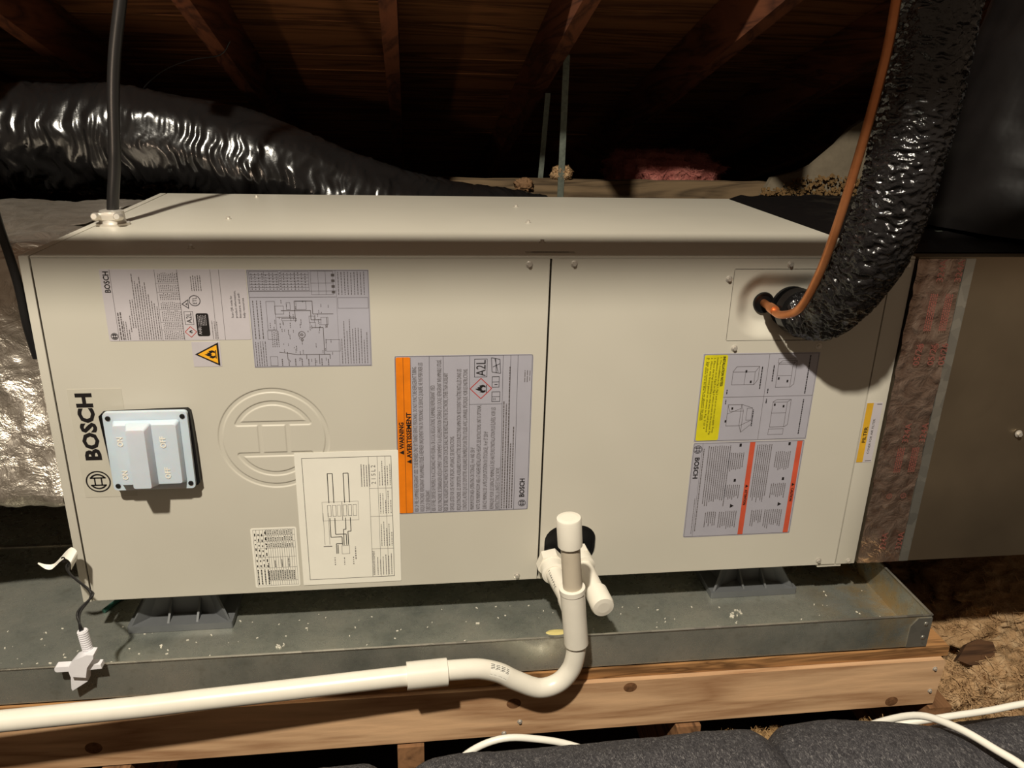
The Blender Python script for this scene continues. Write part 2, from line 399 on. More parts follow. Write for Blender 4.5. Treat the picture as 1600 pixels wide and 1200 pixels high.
for hx, hz, hr in ((1.1105, .4958, .0165), (1.158, .488, .034)):
    MB().lathe([(.0005, .0008), (hr * .80, .0010), (hr * .82, .0022), (hr, .0030), (hr + .001, .0005), (hr + .001, -.002)], axis_m((hx, .0146, hz), (0, -1, 0)), 28).build('grommet', 'black_plastic', unit, label='black rubber grommet')
# drain opening
MB().prism(rrect(.7665, .855, .029, .105, .029), .004, .024).build('drain_opening', 'black_plastic', unit, label='black plastic drain port plate')
dr = MB()
a, b = rrect(.7675, .854, .030, .104, .028), rrect(.7715, .850, .034, .100, .024)
n = len(a); dr.add([(p[0], .0015, p[1]) for p in a] + [(p[0], .0015, p[1]) for p in b] + [(p[0], .006, p[1]) for p in b], [(i, (i + 1) % n, (i + 1) % n + n, i + n) for i in range(n)] + [(i + n, (i + 1) % n + n, (i + 1) % n + 2 * n, i + 2 * n) for i in range(n)])
dr.build('port_rim', 'black_plastic', unit)

# hex-head screws, one mesh shared by every copy
def screw_mesh():
    m = MB(); m.lathe([(.0052, 0), (.0054, .0008), (.0040, .0014)], Matrix.Identity(4), 16)
    hx = [(.0033 * math.cos(R(60 * i)), .0033 * math.sin(R(60 * i))) for i in range(6)]
    m.prism(hx, .0012, .0046, 'z'); return m.build('screw', 'screw_steel')
S0 = screw_mesh(); SMESH = S0.data; bpy.data.objects.remove(S0)
def screw(parent, loc, d=(0, -1, 0), s=1.0, name='screw'):
    o = bpy.data.objects.new(name, SMESH); COL.objects.link(o); o.parent = parent; o.location = Vector(loc) - org(parent)
    o.rotation_euler = Vector(d).to_track_quat('Z', 'Y').to_euler(); o.scale = (s,) * 3; return o
for x, z in ((.7229, .5617), (.7919, .5627), (1.0411, .5383), (1.1394, .5617), (1.0642, .4239), (1.2093, .4253), (.719, .011), (1.278, .0115), (1.339, .5605), (1.3376, .0075)):
    screw(unit, (x, 0, z))
for x, yy in ((.2169, .34), (.2157, .6439), (.7705, .5317), (.7662, .3186), (.7604, .1145), (.2185, .0572)): screw(unit, (x, yy, H), (0, 0, 1))

# ------------------------------------------------------------ stickers (children of the unit, prints are their sub-parts)
def sticker(name, x0, x1, z0, z1, mat, label=None, r=.002, y=0.0):
    return MB().prism(rrect(x0, x1, z0, z1, r, 3), y - .0004, y + .0002).build(name, mat, unit, label=label)
Y = PY
def emblem(mb, cx, cz, r, y, w):
    mb.ring(cx, cz, r - w, r, y, 28)
    for s in (1, -1):
        a0, a1 = (28, 152) if s > 0 else (208, 332)
        ro, ri = r * .72, r * .72 - w * 1.2
        P = [(cx + ro * math.cos(R(a0 + (a1 - a0) * i / 10)), cz + ro * math.sin(R(a0 + (a1 - a0) * i / 10))) for i in range(11)]
        Q = [(cx + ri * math.cos(R(a0 + (a1 - a0) * i / 10)), cz + ri * math.sin(R(a0 + (a1 - a0) * i / 10))) for i in range(11)]
        for i in range(10): mb.quad(*[(p[0], y, p[1]) for p in (P[i], P[i + 1], Q[i + 1], Q[i])])
        mb.line(P[0], P[-1], w, y)
        mb.line((cx + s * r * .27, cz - r * .36), (cx + s * r * .27, cz + r * .36), w, y)
def flame(mb, cx, cz, s, y):
    """flame sign drawn upright for a reader with the page turned a quarter left: its up is -x"""
    pts = [(-.30, 0), (-.42, .25), (-.30, .60), (-.24, .42), (-.16, .72), (0, 1.0), (.06, .68), (.16, .80), (.20, .50), (.32, .62), (.42, .25), (.30, 0), (.12, .0), (.20, .22), (.06, .42), (0, .28), (-.10, .40), (-.18, .2), (-.12, 0)]
    c = [(cx - (v - .45) * s, cz + u * s) for u, v in pts]; mb.poly(c, y)
def diamond(mb, cx, cz, r, w, y):
    p = [(cx + r, cz), (cx, cz + r), (cx - r, cz), (cx, cz - r)]
    for i in range(4): mb.line(p[i], p[(i + 1) % 4], w, y)
rt = random.Random(11)

# A: rating plate with the maker's name, grey half and white-ish right edge
s = sticker('rating_label', .1046, .3058, .4482, .5550, 'label_silver', 'silver rating label with small print')
k = MB(); text(k, 'BOSCH', .1165, .521, Y, .0078, .031, 'up', .02); k.build('name_lettering', 'ink_black', s)
k = MB(); emblem(k, .1125, .4555, .0052, Y, .0009); k.build('emblem_mark', 'ink_black', s)
k = MB(); text(k, 'A2L', .2235, .4745, Y, .0075, .016); k.frame(.2135, .2262, .4722, .4925, .0006, Y); k.build('class_mark', 'ink_black', s)
k = MB(); k.poly([(.2115, .5035), (.2215, .4962), (.2215, .5108)], Y); k.build('triangle_border', 'ink_black', s)
k = MB(); k.ring(.2305, .5085, .0072, .0082, Y); text(k, 'ETL', .2335, .5035, Y, .0058, .0105); k.build('test_mark', 'ink_black', s)
k = MB(); k.prism(rrect(.2295, .2475, .4545, .4895, .003, 3), Y - .0001, Y + .0002); k.build('black_plate', 'ink_black', s)
k = MB()
for i, (tx, ln) in enumerate((('Scan QR code for', .034), ('product information,', .041), ('literature, and self-', .038), ('help resources', .030))): text(k, tx, .2835 + i * .0056, .482, Y, .0032, ln)
k.build('side_lettering', 'ink_black', s)
k = MB(); k.poly([(.2135, .5035), (.2207, .4982), (.2207, .5088)], Y - .0002)
k.build('triangle_fill', 'label_silver', s)
k = MB(); flame(k, .2187, .5035, .0036, Y - .0004); k.build('flame_sign', 'ink_black', s); k = MB(); flame(k, .2203, .4615, .0056, Y); k.build('flame_sign', 'ink_black', s)
k = MB(); diamond(k, .2203, .4612, .0082, .0009, Y); k.build('red_diamond', 'ink_red', s)
k = MB()
text(k, 'AHRI', .2360, .457, Y - .0004, .0045, .012)
for i in range(6): greek(k, .2325 + i * .0022, .471 + .0 * i, .487, Y - .0004, .0007, rt, .0007, .001, .003)
k.build('certified_mark', 'label_silver', s, kind='stuff')
k = MB()
for i, (a, b) in enumerate(((.450, .492), (.450, .492))): greek(k, .1215 + i * .0035, a, b, Y, .0018, rt, .0012, .002, .006)
lines = [(.450, .480), (.450, .478), (.450, .466), (.462, .488), (.468, .511), (.468, .511), (.450, .549), (.450, .538), (.450, .534), (.450, .545), (.450, .530), (.450, .536), (.450, .520), (.450, .510), (.450, .505), (.450, .500)]
for i, (a, b) in enumerate(lines): greek(k, .1275 + i * .0033, a, b, Y, .0011, rt, .0009, .0015, .005)
for blk in ((.450, .463), (.466, .475), (.478, .494), (.497, .507), (.510, .520), (.523, .533), (.536, .550)):
    for i in range(11): greek(k, .1835 + i * .0026, blk[0], blk[1], Y, .0010, rt, .0012, .001, .003)
for i in range(5): greek(k, .2285 + i * .0032, .523, .546, Y, .0011, rt, .0008, .001, .004)
for i in range(3): greek(k, .2515 + i * .0034, .450, .478, Y, .0010, rt, .0008, .001, .004)
for x in (.1185, .1795, .2105, .2565, .2685): k.line((x, .4485), (x, .5545), .0005, Y)
for z in (.4645, .4765, .4955, .5215, .5345): k.line((.1795, z), (.2105, z), .0004, Y)
k.build('fine_print', 'ink_grey', s, kind='stuff')

# flame square
s = sticker('flame_sticker', .2190, .2596, .4065, .4455, 'label_silver', 'small square sticker with yellow flame triangle', .0005)
tri = [(.2222, .4260), (.2572, .4075), (.2572, .4445)]; tri2 = [(.2266, .4260), (.2545, .4115), (.2545, .4405)]
MB().poly(tri, Y).build('triangle_border', 'ink_black', s); MB().poly(tri2, Y - .0002).build('triangle_fill', 'ink_amber', s)
k = MB(); flame(k, .2445, .4260, .0155, Y - .0004); k.line((.2525, .4195), (.2525, .4325), .0014, Y - .0004); k.build('flame_sign', 'ink_black', s)

# B: wiring diagram label
s = sticker('wiring_label', .3070, .4825, .4037, .5542, 'label_grey', 'grey label with a fine wiring diagram', .0006)
k = MB(); k.frame(.3080, .4815, .4047, .5532, .0005, Y)
def grid(mb, x0, x1, z0, z1, nxx, nzz, w, y):
    for i in range(nxx + 1): x = x0 + (x1 - x0) * i / nxx; mb.line((x, z0), (x, z1), w, y)
    for j in range(nzz + 1): z = z0 + (z1 - z0) * j / nzz; mb.line((x0, z), (x1, z), w, y)
grid(k, .3105, .352, .523, .5515, 2, 6, .0004, Y); grid(k, .356, .395, .523, .5515, 2, 6, .0004, Y); grid(k, .398, .430, .5165, .552, 3, 2, .0004, Y)
grid(k, .4355, .480, .4955, .512, 1, 1, .0004, Y); k.line((.3085, .513), (.434, .513), .0005, Y); k.line((.3085, .522), (.434, .522), .0005, Y); k.line((.434, .5535), (.434, .405), .0003, Y)
wires = [[(.345, .4825), (.372, .4825), (.372, .507), (.398, .507)], [(.352, .4925), (.395, .4925), (.395, .478), (.410, .478)], [(.345, .428), (.372, .4235), (.420, .4235), (.420, .416)], [(.412, .4235), (.412, .466), (.395, .466)],
         [(.357, .428), (.357, .416)], [(.385, .4235), (.385, .416)], [(.404, .4235), (.404, .408)], [(.372, .4825), (.372, .475)], [(.398, .507), (.398, .487), (.428, .487)], [(.418, .466), (.418, .482)]]
for wv in wires:
    for a, b in zip(wv, wv[1:]): k.line(a, b, .0009, Y)
for x0, x1, z0, z1 in ((.343, .356, .487, .500), (.360, .366, .494, .505), (.374, .389, .494, .507), (.352, .374, .477, .481), (.392, .400, .474, .484), (.409, .420, .470, .482), (.330, .345, .448, .462), (.415, .436, .428, .447), (.331, .344, .463, .507), (.331, .342, .406, .421)): k.frame(x0, x1, z0, z1, .0005, Y)
k.ring(.380, .455, .0045, .0055, Y, 18); k.ring(.380, .455, .0010, .0022, Y, 12); k.ring(.380, .447, .0010, .0022, Y, 12)
k.build('diagram_lines', 'ink_grey', s, kind='stuff')
k = MB()
for i in range(9): greek(k, .4375 + i * .0047, .516, .551, Y, .0010, rt, .0009, .0015, .005)
for i in range(10): greek(k, .4385 + i * .0042, .408, .408 + rt.uniform(.03, .082), Y, .0010, rt, .0009, .0015, .005)
for i in range(16): greek(k, .3135 + i * .0051, .5245, .550, Y, .0012, rt, .0022, .001, .0022)
for i in range(3): greek(k, .3125 + i * .0055, .449, .508, Y, .0013, rt, .0010, .0015, .005)
for i in range(5): greek(k, .3115 + i * .0035, .406, .445, Y, .0010, rt, .0010, .0015, .005)
for i in range(8): greek(k, .3485 + i * .0098, .406, .417, Y, .0014, rt, .0008, .001, .003)
for i in range(4): greek(k, .3365 + i * .003, .436, .461, Y, .0010, rt, .0014, .001, .003)
for i in range(6): greek(k, .335 + i * .0145, .466, .474, Y, .0010, rt, .0014, .001, .003)
for i in range(60):
    x = rt.uniform(.340, .425); z = rt.uniform(.408, .510); greek(k, x, z, z + rt.uniform(.003, .009), Y, .0009, rt, .0008, .001, .003)
for i in range(4): k.rect(.4275 , .4325, .5185 + i * .0085, .5225 + i * .0085, Y)
k.build('fine_print', 'ink_grey', s, kind='stuff')

# C: clear strip with emblem and name, left of the switch
s = sticker('clear_name_sticker', .0330, .1102, .1930, .3740, 'label_clear', 'clear sticker with bold black name and round emblem', .001)
k = MB(); text(k, 'BOSCH', .0655, .2570, Y, .0218, .1105, 'up', .044); k.build('name_lettering', 'ink_black', s)
k = MB(); emblem(k, .0557, .2202, .0185, Y, .0022); k.build('emblem_mark', 'ink_black', s)

# D: warning label
s = sticker('warning_label', .5166, .7342, .1418, .4190, 'label_grey', 'large grey warning label with orange band', .005)
MB().prism(rrect(.5186, .5412, .1435, .4165, .0025, 3), Y - .00005, Y + .0002).build('orange_band', 'ink_orange', s)
Yb = Y - .0003
k = MB(); text(k, 'WARNING', .5285, .2610, Yb, .0072, .0465, 'up', .03); k.build('heading_lettering', 'ink_black', s)
k = MB(); text(k, 'AVERTISSEMENT', .5402, .2445, Yb, .0072, .0800, 'up', .03); k.build('heading_lettering', 'ink_black', s)
for x, z in ((.5285, .2510), (.5402, .2345)): MB().poly([(x - .0078, z + .0036), (x, z), (x, z + .0078)], Yb).build('warning_triangle', 'ink_black', s)
k = MB(); k.line((.5300, .1437), (.5300, .4163), .0005, Yb); k.line((.5412, .1437), (.5412, .4163), .0004, Yb); k.build('band_rules', 'ink_black', s)
k = MB(); text(k, 'A2L', .6585, .3835, Y, .0150, .0270); k.build('class_mark', 'ink_black', s)
k = MB(); text(k, 'BOSCH', .7268, .1660, Y, .0082, .0345, 'up', .03); k.build('name_lettering', 'ink_black', s)
k = MB(); emblem(k, .7235, .1545, .0064, Y, .0009); k.build('emblem_mark', 'ink_black', s)
k = MB(); flame(k, .6515, .3620, .0165, Y); k.line((.6605, .3550), (.6605, .3690), .0012, Y); k.build('flame_sign', 'ink_black', s)
k = MB(); diamond(k, .6516, .3625, .0172, .0013, Y); k.build('red_diamond', 'ink_red', s)
tl = ["RISK OF FIRE. FLAMMABLE REFRIGERANT USED. TO BE REPAIRED ONLY BY TRAINED SERVICE PERSONNEL. DO NOT PUNCTURE REFRIGERANT TUBING.",
      "RISQUE D'INCENDIE. RÉFRIGÉRANT INFLAMMABLE UTILISÉ. À RÉPARER UNIQUEMENT PAR DU PERSONNEL DE SERVICE QUALIFIÉ. NE PAS PERFORER LES",
      "TUBES DE RÉFRIGÉRANT.",
      "RISK OF FIRE. DISPOSE OF PROPERLY IN ACCORDANCE WITH FEDERAL OR LOCAL REGULATIONS. FLAMMABLE REFRIGERANT USED.",
      "RISQUE D'INCENDIE. SE DÉBARRASSER ADÉQUATEMENT CONFORMÉMENT À LA RÉGLEMENTATION FÉDÉRALE OU LOCALE. RÉFRIGÉRANT INFLAMMABLE UTILISÉ.",
      "RISK OF FIRE. AUXILIARY DEVICES WHICH MAY BE IGNITION SOURCES SHALL NOT BE INSTALLED IN THE DUCTWORK, OTHER THAN AUXILIARY",
      "DEVICES LISTED FOR USE WITH THE SPECIFIC APPLIANCE. SEE INSTRUCTIONS.",
      "RISQUE D'INCENDIE. LES DISPOSITIFS AUXILIAIRES POUVANT ÊTRE DES SOURCES D'INFLAMMATION NE DOIVENT PAS ÊTRE INSTALLÉS DANS LES",
      "CONDUITS, AUTRES QUE LES DISPOSITIFS AUXILIAIRES ÉNUMÉRÉS POUR ÊTRE UTILISÉS AVEC L'APPAREIL SPÉCIFIQUE. VOIR LES INSTRUCTIONS.",
      "MINIMUM ROOM AREA (OPERATING OR STORAGE), 14 m² AND 250 ft²",
      "NOTE: FOR MINIMUM ROOM AREA AT HIGHER INSTALLATION HEIGHTS, SEE INSTRUCTIONS. UNIT IS OPTIONAL",
      "SURFACE MINIMALE DE LA PIÈCE (EXPLOITATION OU STOCKAGE), 14 m² ET 250 ft²",
      "REMARQUE: POUR LES SURFACES MINIMALES À DES HAUTEURS D'INSTALLATION PLUS ÉLEVÉES, VOIR LES",
      "INSTRUCTIONS. LA UNITÉ EST FACULTATIVE."]
ll = [.2555, .262, .040, .2245, .2665, .2445, .1355, .2505, .2505, .1145, .189, .1425, .1845, .077]
xs = [.5503, .5596, .5690, .5785, .5890, .5992, .6092, .6202, .6302, .6425, .6525, .6638, .6755, .6848]
k = MB()
for a, b, c in zip(tl, ll, xs): text(k, a, c, .1455, Y, .0068, b)
for i, b in enumerate((.195, .190, .255, .120, .150)): greek(k, .6890 + i * .0042, .1455, .1455 + b, Y, .0018, rt, .0010, .002, .006)
greek(k, .7215, .372, .392, Y, .0012, rt); greek(k, .7255, .372, .392, Y, .0012, rt); greek(k, .7295, .374, .392, Y, .0010, rt)
k.build('warning_text', 'ink_grey', s, kind='stuff')
k = MB()
for x in (.5704, .5919, .6334, .6862, .6982, .7097): k.line((x, .1425), (x, .4175), .0005, Y)
k.line((.6334, .3357), (.6862, .3357), .0005, Y); k.frame(.6409, .6612, .3818, .4123, .0007, Y); k.frame(.5176, .7330, .1428, .4180, .0006, Y)
k.frame(.6690, .6810, .3640, .3825, .0008, Y); k.line((.6690, .3732), (.6810, .3732), .0007, Y); k.line((.6730, .3690), (.6780, .3690), .0012, Y)
k.frame(.6690, .6825, .3395, .3570, .0008, Y); k.line((.6690, .3482), (.6825, .3482), .0007, Y); k.line((.6718, .3420), (.6718, .3460), .0007, Y); k.line((.6745, .3420), (.6745, .3460), .0007, Y)
for a, b in (((.6690, .3900), (.6675, .4140)), ((.6825, .3876), (.6810, .4110)), ((.6690, .3900), (.6825, .3876)), ((.6675, .4140), (.6810, .4110)), ((.6755, .3885), (.6745, .4125)), ((.6700, .3985), (.6815, .4040)), ((.6785, .3900), (.6730, .4125))): k.line(a, b, .0009, Y)
k.build('line_art', 'ink_black', s, kind='stuff')

# E: white wiring sheet and small white table, stuck on the panel
s = sticker('wiring_sheet', .3550, .5188, .0128, .2595, 'label_white', 'large white paper sheet with wiring diagram', .001, -.0006)
Y2 = -.0012; k = MB(); k.frame(.3660, .5075, .0230, .2500, .0007, Y2)
for p in ([(.4048, .168), (.4048, .2215), (.4128, .2215), (.4128, .168)], [(.4300, .168), (.4300, .2215), (.4380, .2215), (.4380, .168)],
          [(.4048, .140), (.4048, .104), (.4230, .104), (.4230, .088)], [(.4128, .140), (.4128, .109), (.4300, .109), (.4300, .088)],
          [(.4300, .140), (.4300, .118), (.4258, .118), (.4258, .088)], [(.4380, .140), (.4380, .114), (.4330, .114), (.4330, .088)],
          [(.4130, .072), (.4130, .091), (.4230, .091)], [(.4155, .072), (.4155, .089)]):
    for a, b in zip(p, p[1:]): k.line(a, b, .0012, Y2)
k.build('bold_wires', 'ink_black', s, kind='stuff')
k = MB()
for x in (.4048, .4128, .4300, .4380):
    k.frame(x - .003, x + .003, .143, .164, .0006, Y2)
for x in (.4205, .4460): k.frame(x - .003, x + .003, .143, .164, .0005, Y2)
k.frame(.3935, .4255, .135, .170, .0004, Y2); k.frame(.4255, .4520, .135, .170, .0004, Y2)
for x in (.3945, .4025): k.line((x, .150), (x, .090), .0005, Y2)
k.frame(.4215, .4345, .071, .087, .0005, Y2)
for x in (.4710, .4850, .4975): k.line((x, .250), (x, .0235), .0005, Y2)
for z in (.0235, .078, .140, .192): k.line((.4710, z), (.5075, z), .0006, Y2)
for i in range(4): greek(k, .4590 + i * .0042, .196, .236, Y2, .0014, rt, .0008, .001, .003)
text(k, '2 1 5 L 2', .4815, .200, Y2, .0070, .034)
text(k, 'WARNING/AVERTISSEMENT', .4755, .0265, Y2, .0040, .048)
for i in range(6): greek(k, .4800 + i * .0046, .027, .027 + rt.uniform(.03, .046), Y2, .0012, rt, .0008, .001, .004)
for a, b in ((.083, .134), (.145, .188), (.197, .245)):
    for i in range(5): greek(k, .4880 + i * .0042, a, a + rt.uniform(.5, 1) * (b - a), Y2, .0012, rt, .0012, .001, .004)
for x in (.4095, .4250, .4400): greek(k, x, .050, .066, Y2, .0014, rt, .002, .001, .003)
greek(k, .4440, .060, .084, Y2, .0016, rt, .0016, .002, .004); greek(k, .3990, .086, .0875, Y2, .014, rt)
k.build('diagram_print', 'ink_grey', s, kind='stuff')
s = sticker('wire_table_sticker', .2763, .3497, .0122, .1258, 'label_white', 'small white table sticker with rounded corners', .003)
k = MB(); k.frame(.2800, .3465, .0155, .1230, .0004, Y)
for i in range(1, 13): x = .2985 + i * .0037; k.line((x, .0155), (x, .123), .00045, Y)
for x in (.2850, .2905, .2960): k.line((x, .0500), (x, .123), .00045, Y)
for z in (.0245, .0500, .0705, .0880, .1000, .1120): k.line((.285 if z > .03 else .2985, z), (.3465, z), .00045, Y)
k.build('table_lines', 'ink_grey', s, kind='stuff')
k = MB()
for i in range(12):
    x = .3004 + i * .0037; greek(k, x, .026, .045, Y, .0017, rt, .0008, .001, .003)
    if i % 3 == 0: greek(k, x, .051, .051 + rt.uniform(.01, .018), Y, .0017, rt, .0008, .001, .003)
    for z in (.0895, .1015, .1135): greek(k, x, z, z + .008, Y, .0015, rt, .001, .001, .003)
for i in range(4): greek(k, .2826 + i * .0055, .018, .048, Y, .0020, rt, .0008, .001, .004); greek(k, .2826 + i * .0055, .052, .120, Y, .0018, rt, .006, .002, .006)
k.build('table_print', 'ink_black', s, kind='stuff')

# F: installation notes, turned the other way
s = sticker('installation_label', 1.0135, 1.2140, .2580, .4152, 'label_grey', 'grey installation label with yellow band and cabinet drawings', .001)
MB().prism(rrect(1.0160, 1.0555, .2605, .4125, .003, 3), Y - .00005, Y + .0002).build('yellow_band', 'ink_yellow', s)
k = MB(); text(k, 'INSTALLATION NOTES:', 1.0475, .4100, Yb, .0042, .052, 'down', .03)
for i, (t_, l_) in enumerate((('1. The installation in Fig.1, Fig.2 and so on does not apply. Keep', .134), ('installation as in Fig.3 or Fig.4 when shown in the manual. Fig.', .138), ('2. Place the trap according to the way the coil is placed', .132), ('3. Move the front panel as shown in Fig. 3 or 4', .126), ('4. See the instructions as shown by unit', .110))):
    text(k, t_, 1.0425 - i * .0052, .4085, Yb, .0030, l_, 'down')
text(k, '5. All sizes are in the installation manual', 1.0190, .4085, Yb, .0030, .110, 'down')
k.build('notes_text', 'ink_black', s, kind='stuff')
k = MB(); k.frame(1.0150, 1.2125, .2595, .4137, .0006, Y); k.line((1.1265, .2600), (1.1265, .4135), .0006, Y); k.line((1.0555, .3385), (1.2120, .3385), .0006, Y)
def isobox(mb, x0, x1, z0, z1, dx, dz, y, w=.0007):
    mb.frame(x0, x1, z0, z1, w, y)
    for a, b in (((x0, z1), (x0 + dx, z1 + dz)), ((x1, z1), (x1 + dx, z1 + dz)), ((x1, z0), (x1 + dx, z0 + dz)), ((x0 + dx, z1 + dz), (x1 + dx, z1 + dz)), ((x1 + dx, z1 + dz), (x1 + dx, z0 + dz))): mb.line(a, b, w, y)
isobox(k, 1.0670, 1.1060, .3600, .3830, .006, .009, Y); k.line((1.0890, .3600), (1.0890, .3830), .0006, Y)
isobox(k, 1.0660, 1.0900, .2860, .3250, .004, -.012, Y); k.line((1.0660, .3080), (1.0900, .3180), .0006, Y); k.frame(1.1000, 1.1100, .296, .318, .0006, Y)
for a, b in (((1.0900, .2860), (1.1100, .296)), ((1.0900, .3250), (1.1100, .318)), ((1.0940, .2740), (1.1120, .290))): k.line(a, b, .0006, Y)
isobox(k, 1.1440, 1.1700, .3540, .3950, .006, .006, Y); k.frame(1.1430, 1.1720, .397, .405, .0006, Y); k.line((1.1440, .3750), (1.1700, .3750), .0006, Y)
isobox(k, 1.1440, 1.1700, .2820, .3280, .006, .004, Y); k.frame(1.1430, 1.1700, .268, .279, .0006, Y); k.line((1.1440, .3080), (1.1700, .3080), .0006, Y)
k.build('cabinet_drawings', 'ink_grey', s, kind='stuff')
k = MB()
for x, z0, z1 in ((1.1170, .352, .392), (1.1115, .285, .315), (1.1980, .342, .410), (1.1980, .268, .332), (1.0610, .344, .352), (1.0610, .326, .334), (1.1320, .344, .352), (1.1320, .326, .334), (1.1370, .365, .395)): greek(k, x, z0, z1, Y, .0018, rt, .0008, .002, .006)
for x, z in ((1.1000, .3650), (1.0740, .3180), (1.1640, .3650), (1.1640, .3200), (1.0900, .3835), (1.0650, .2950), (1.1480, .3700), (1.1480, .3230)): k.rect(x - .0015, x + .0015, z - .0022, z + .0022, Y)
k.build('drawing_notes', 'ink_black', s, kind='stuff')

# G: second maker's label with two vermilion bands
s = sticker('caution_label', 1.0135, 1.2125, .0728, .2568, 'label_grey', 'grey caution label with two vermilion bands', .004)
for x in (1.1140, 1.1990): MB().rect(x, x + .0095, .0745, .2550, Y).build('vermilion_band', 'ink_vermilion', s)
k = MB(); text(k, 'BOSCH', 1.0192, .2290, Y, .0082, .0400, 'down', .03); k.build('name_lettering', 'ink_black', s); k = MB(); emblem(k, 1.0225, .2440, .0075, Y, .0009); k.build('emblem_mark', 'ink_black', s)
k = MB(); text(k, 'ATTENTION', 1.1165, .1640, Yb, .0046, .030, 'down', .03); k.build('heading_lettering', 'ink_black', s); k = MB(); text(k, 'CAUTION', 1.2015, .1640, Yb, .0046, .026, 'down', .03); k.build('heading_lettering', 'ink_black', s)
k = MB()
for x in (1.1165, 1.2015): k.poly([(x, .1680), (x, .1740), (x + .0052, .1710)], Yb)
for x, z in ((1.0975, .250), (1.1855, .250), (1.0955, .1830), (1.1835, .1830)): k.rect(x - .002, x + .002, z - .0028, z + .0028, Y)
for x, z in ((1.0960, .1330), (1.1840, .1330)): k.poly([(x - .003, z + .004), (x - .003, z - .004), (x + .004, z)], Y)
k.build('hazard_marks', 'ink_black', s, kind='stuff')
k = MB(); k.frame(1.0150, 1.2112, .0742, .2555, .0006, Y)
for i in range(11): greek(k, 1.0420 + i * .0038, .130 + rt.uniform(0, .02), .250, Y, .0014, rt, .0006, .001, .004)
for i in range(8): greek(k, 1.1285 + i * .0036, .135 + rt.uniform(0, .02), .250, Y, .0014, rt, .0006, .001, .004)
for x in (1.0800, 1.1640):
    for z0, z1 in ((.200, .236), (.145, .175)):
        for i in range(8): greek(k, x + i * .0036, z0 + rt.uniform(0, .008), z1, Y, .0014, rt, .0006, .001, .004)
    for i in range(9): greek(k, x - .0045 + i * .0038, .083 + rt.uniform(0, .012), .123, Y, .0014, rt, .0006, .001, .004)
for x in (1.0500, 1.1350):
    for i in range(6): greek(k, x + i * .0036, .090 + rt.uniform(0, .012), .123, Y, .0014, rt, .0006, .001, .004)
greek(k, 1.0335, .085, .245, Y, .0016, rt, .0010, .002, .006); greek(k, 1.0275, .080, .150, Y, .0010, rt, .0010, .002, .006)
k.line((1.0305, .0745), (1.0305, .2550), .0005, Y)
k.build('fine_print', 'ink_grey', s, kind='stuff')

# H: filter sticker on the right strip, strip of print on the top front edge
s = sticker('filter_sticker', 1.3140, 1.3435, .2095, .3225, 'label_silver', 'yellow and silver filter access sticker', .0006)
MB().rect(1.3145, 1.3265, .2100, .3220, Y).build('gold_band', 'ink_gold', s)
k = MB(); text(k, 'FILTER', 1.3240, .248, Yb, .0062, .030, 'up', .02); k.build('lettering', 'ink_black', s); k = MB(); text(k, 'COVER FOR AIR FILTER', 1.3352, .226, Y, .0040, .066); k.line((1.3305, .2125), (1.3420, .2125), .0010, Y); k.line((1.3330, .3195), (1.3420, .3195), .0010, Y); k.build('small_lettering', 'ink_black', s, kind='stuff')
k = MB().box(.721, .798, .022, .038, H, H + .0004).build('top_strip_sticker', 'label_clear', unit)
k2 = MB(); rr_ = random.Random(2); z = .731
while z < .788: w_ = rr_.uniform(.002, .006); k2.quad((z, .028, H + .0006), (z + w_, .028, H + .0006), (z + w_, .033, H + .0006), (z, .033, H + .0006)); z += w_ + .001
k2.build('strip_print', 'ink_grey', k, kind='stuff')

# service switch under a white weather cover
sw = MB()
sw.prism([(.076, .334), (.0805, .3385), (.150, .3405), (.203, .3415), (.2075, .337), (.2095, .290), (.2105, .219), (.207, .2145), (.150, .2150), (.088, .2125), (.083, .219), (.0795, .280)], -.012, .018)
gk = sw.build('switch_box', 'black_plastic', unit, label='black foam-edged switch box')
cv = MB(); cv.prism(rrect(.0845, .2055, .2135, .3430, .006, 4), -.020, -.0125)
ins = rrect(.0972, .1938, .2240, .3302, .004, 4); top_ = rrect(.1005, .1905, .2285, .3265, .004, 4); n = len(ins)
cv.add([(p[0], -.0205, p[1]) for p in ins] + [(p[0], -.032, p[1]) for p in top_], [(i, (i + 1) % n, (i + 1) % n + n, i + n) for i in range(n)] + [tuple(range(n, 2 * n))])
cover = cv.build('switch_cover', 'switch_white', unit, label='white rubber weather cover with raised lever')
rg = MB(); lo = rrect(.1195, .1555, .2260, .3300, .003, 3); hi = rrect(.1245, .1505, .2305, .3260, .003, 3); n = len(lo)
rg.add([(p[0], -.0318, p[1]) for p in lo] + [(p[0], -.050, p[1]) for p in hi], [(i, (i + 1) % n, (i + 1) % n + n, i + n) for i in range(n)] + [tuple(range(n, 2 * n))])
rg.build('lever', 'switch_white', cover)
for x, z in ((.0920, .3340), (.1985, .3350), (.0915, .2215), (.1990, .2225)):
    MB().lathe([(.0038, 0), (.0038, .0012), (.0030, .0016)], axis_m((x, -.0200, z), (0, -1, 0)), 14).build('cover_screw', 'cable_black', cover)
for w_, x, z in (('ON', .1125, .293), ('ON', .1125, .2375), ('OFF', .1735, .289), ('OFF', .1745, .2375)):
    k = MB(); text(k, w_, x, z, -.0328, .0078, .0155 if w_ == 'ON' else .019, 'up', .03); k.build('raised_lettering', 'white_jacket', cover)


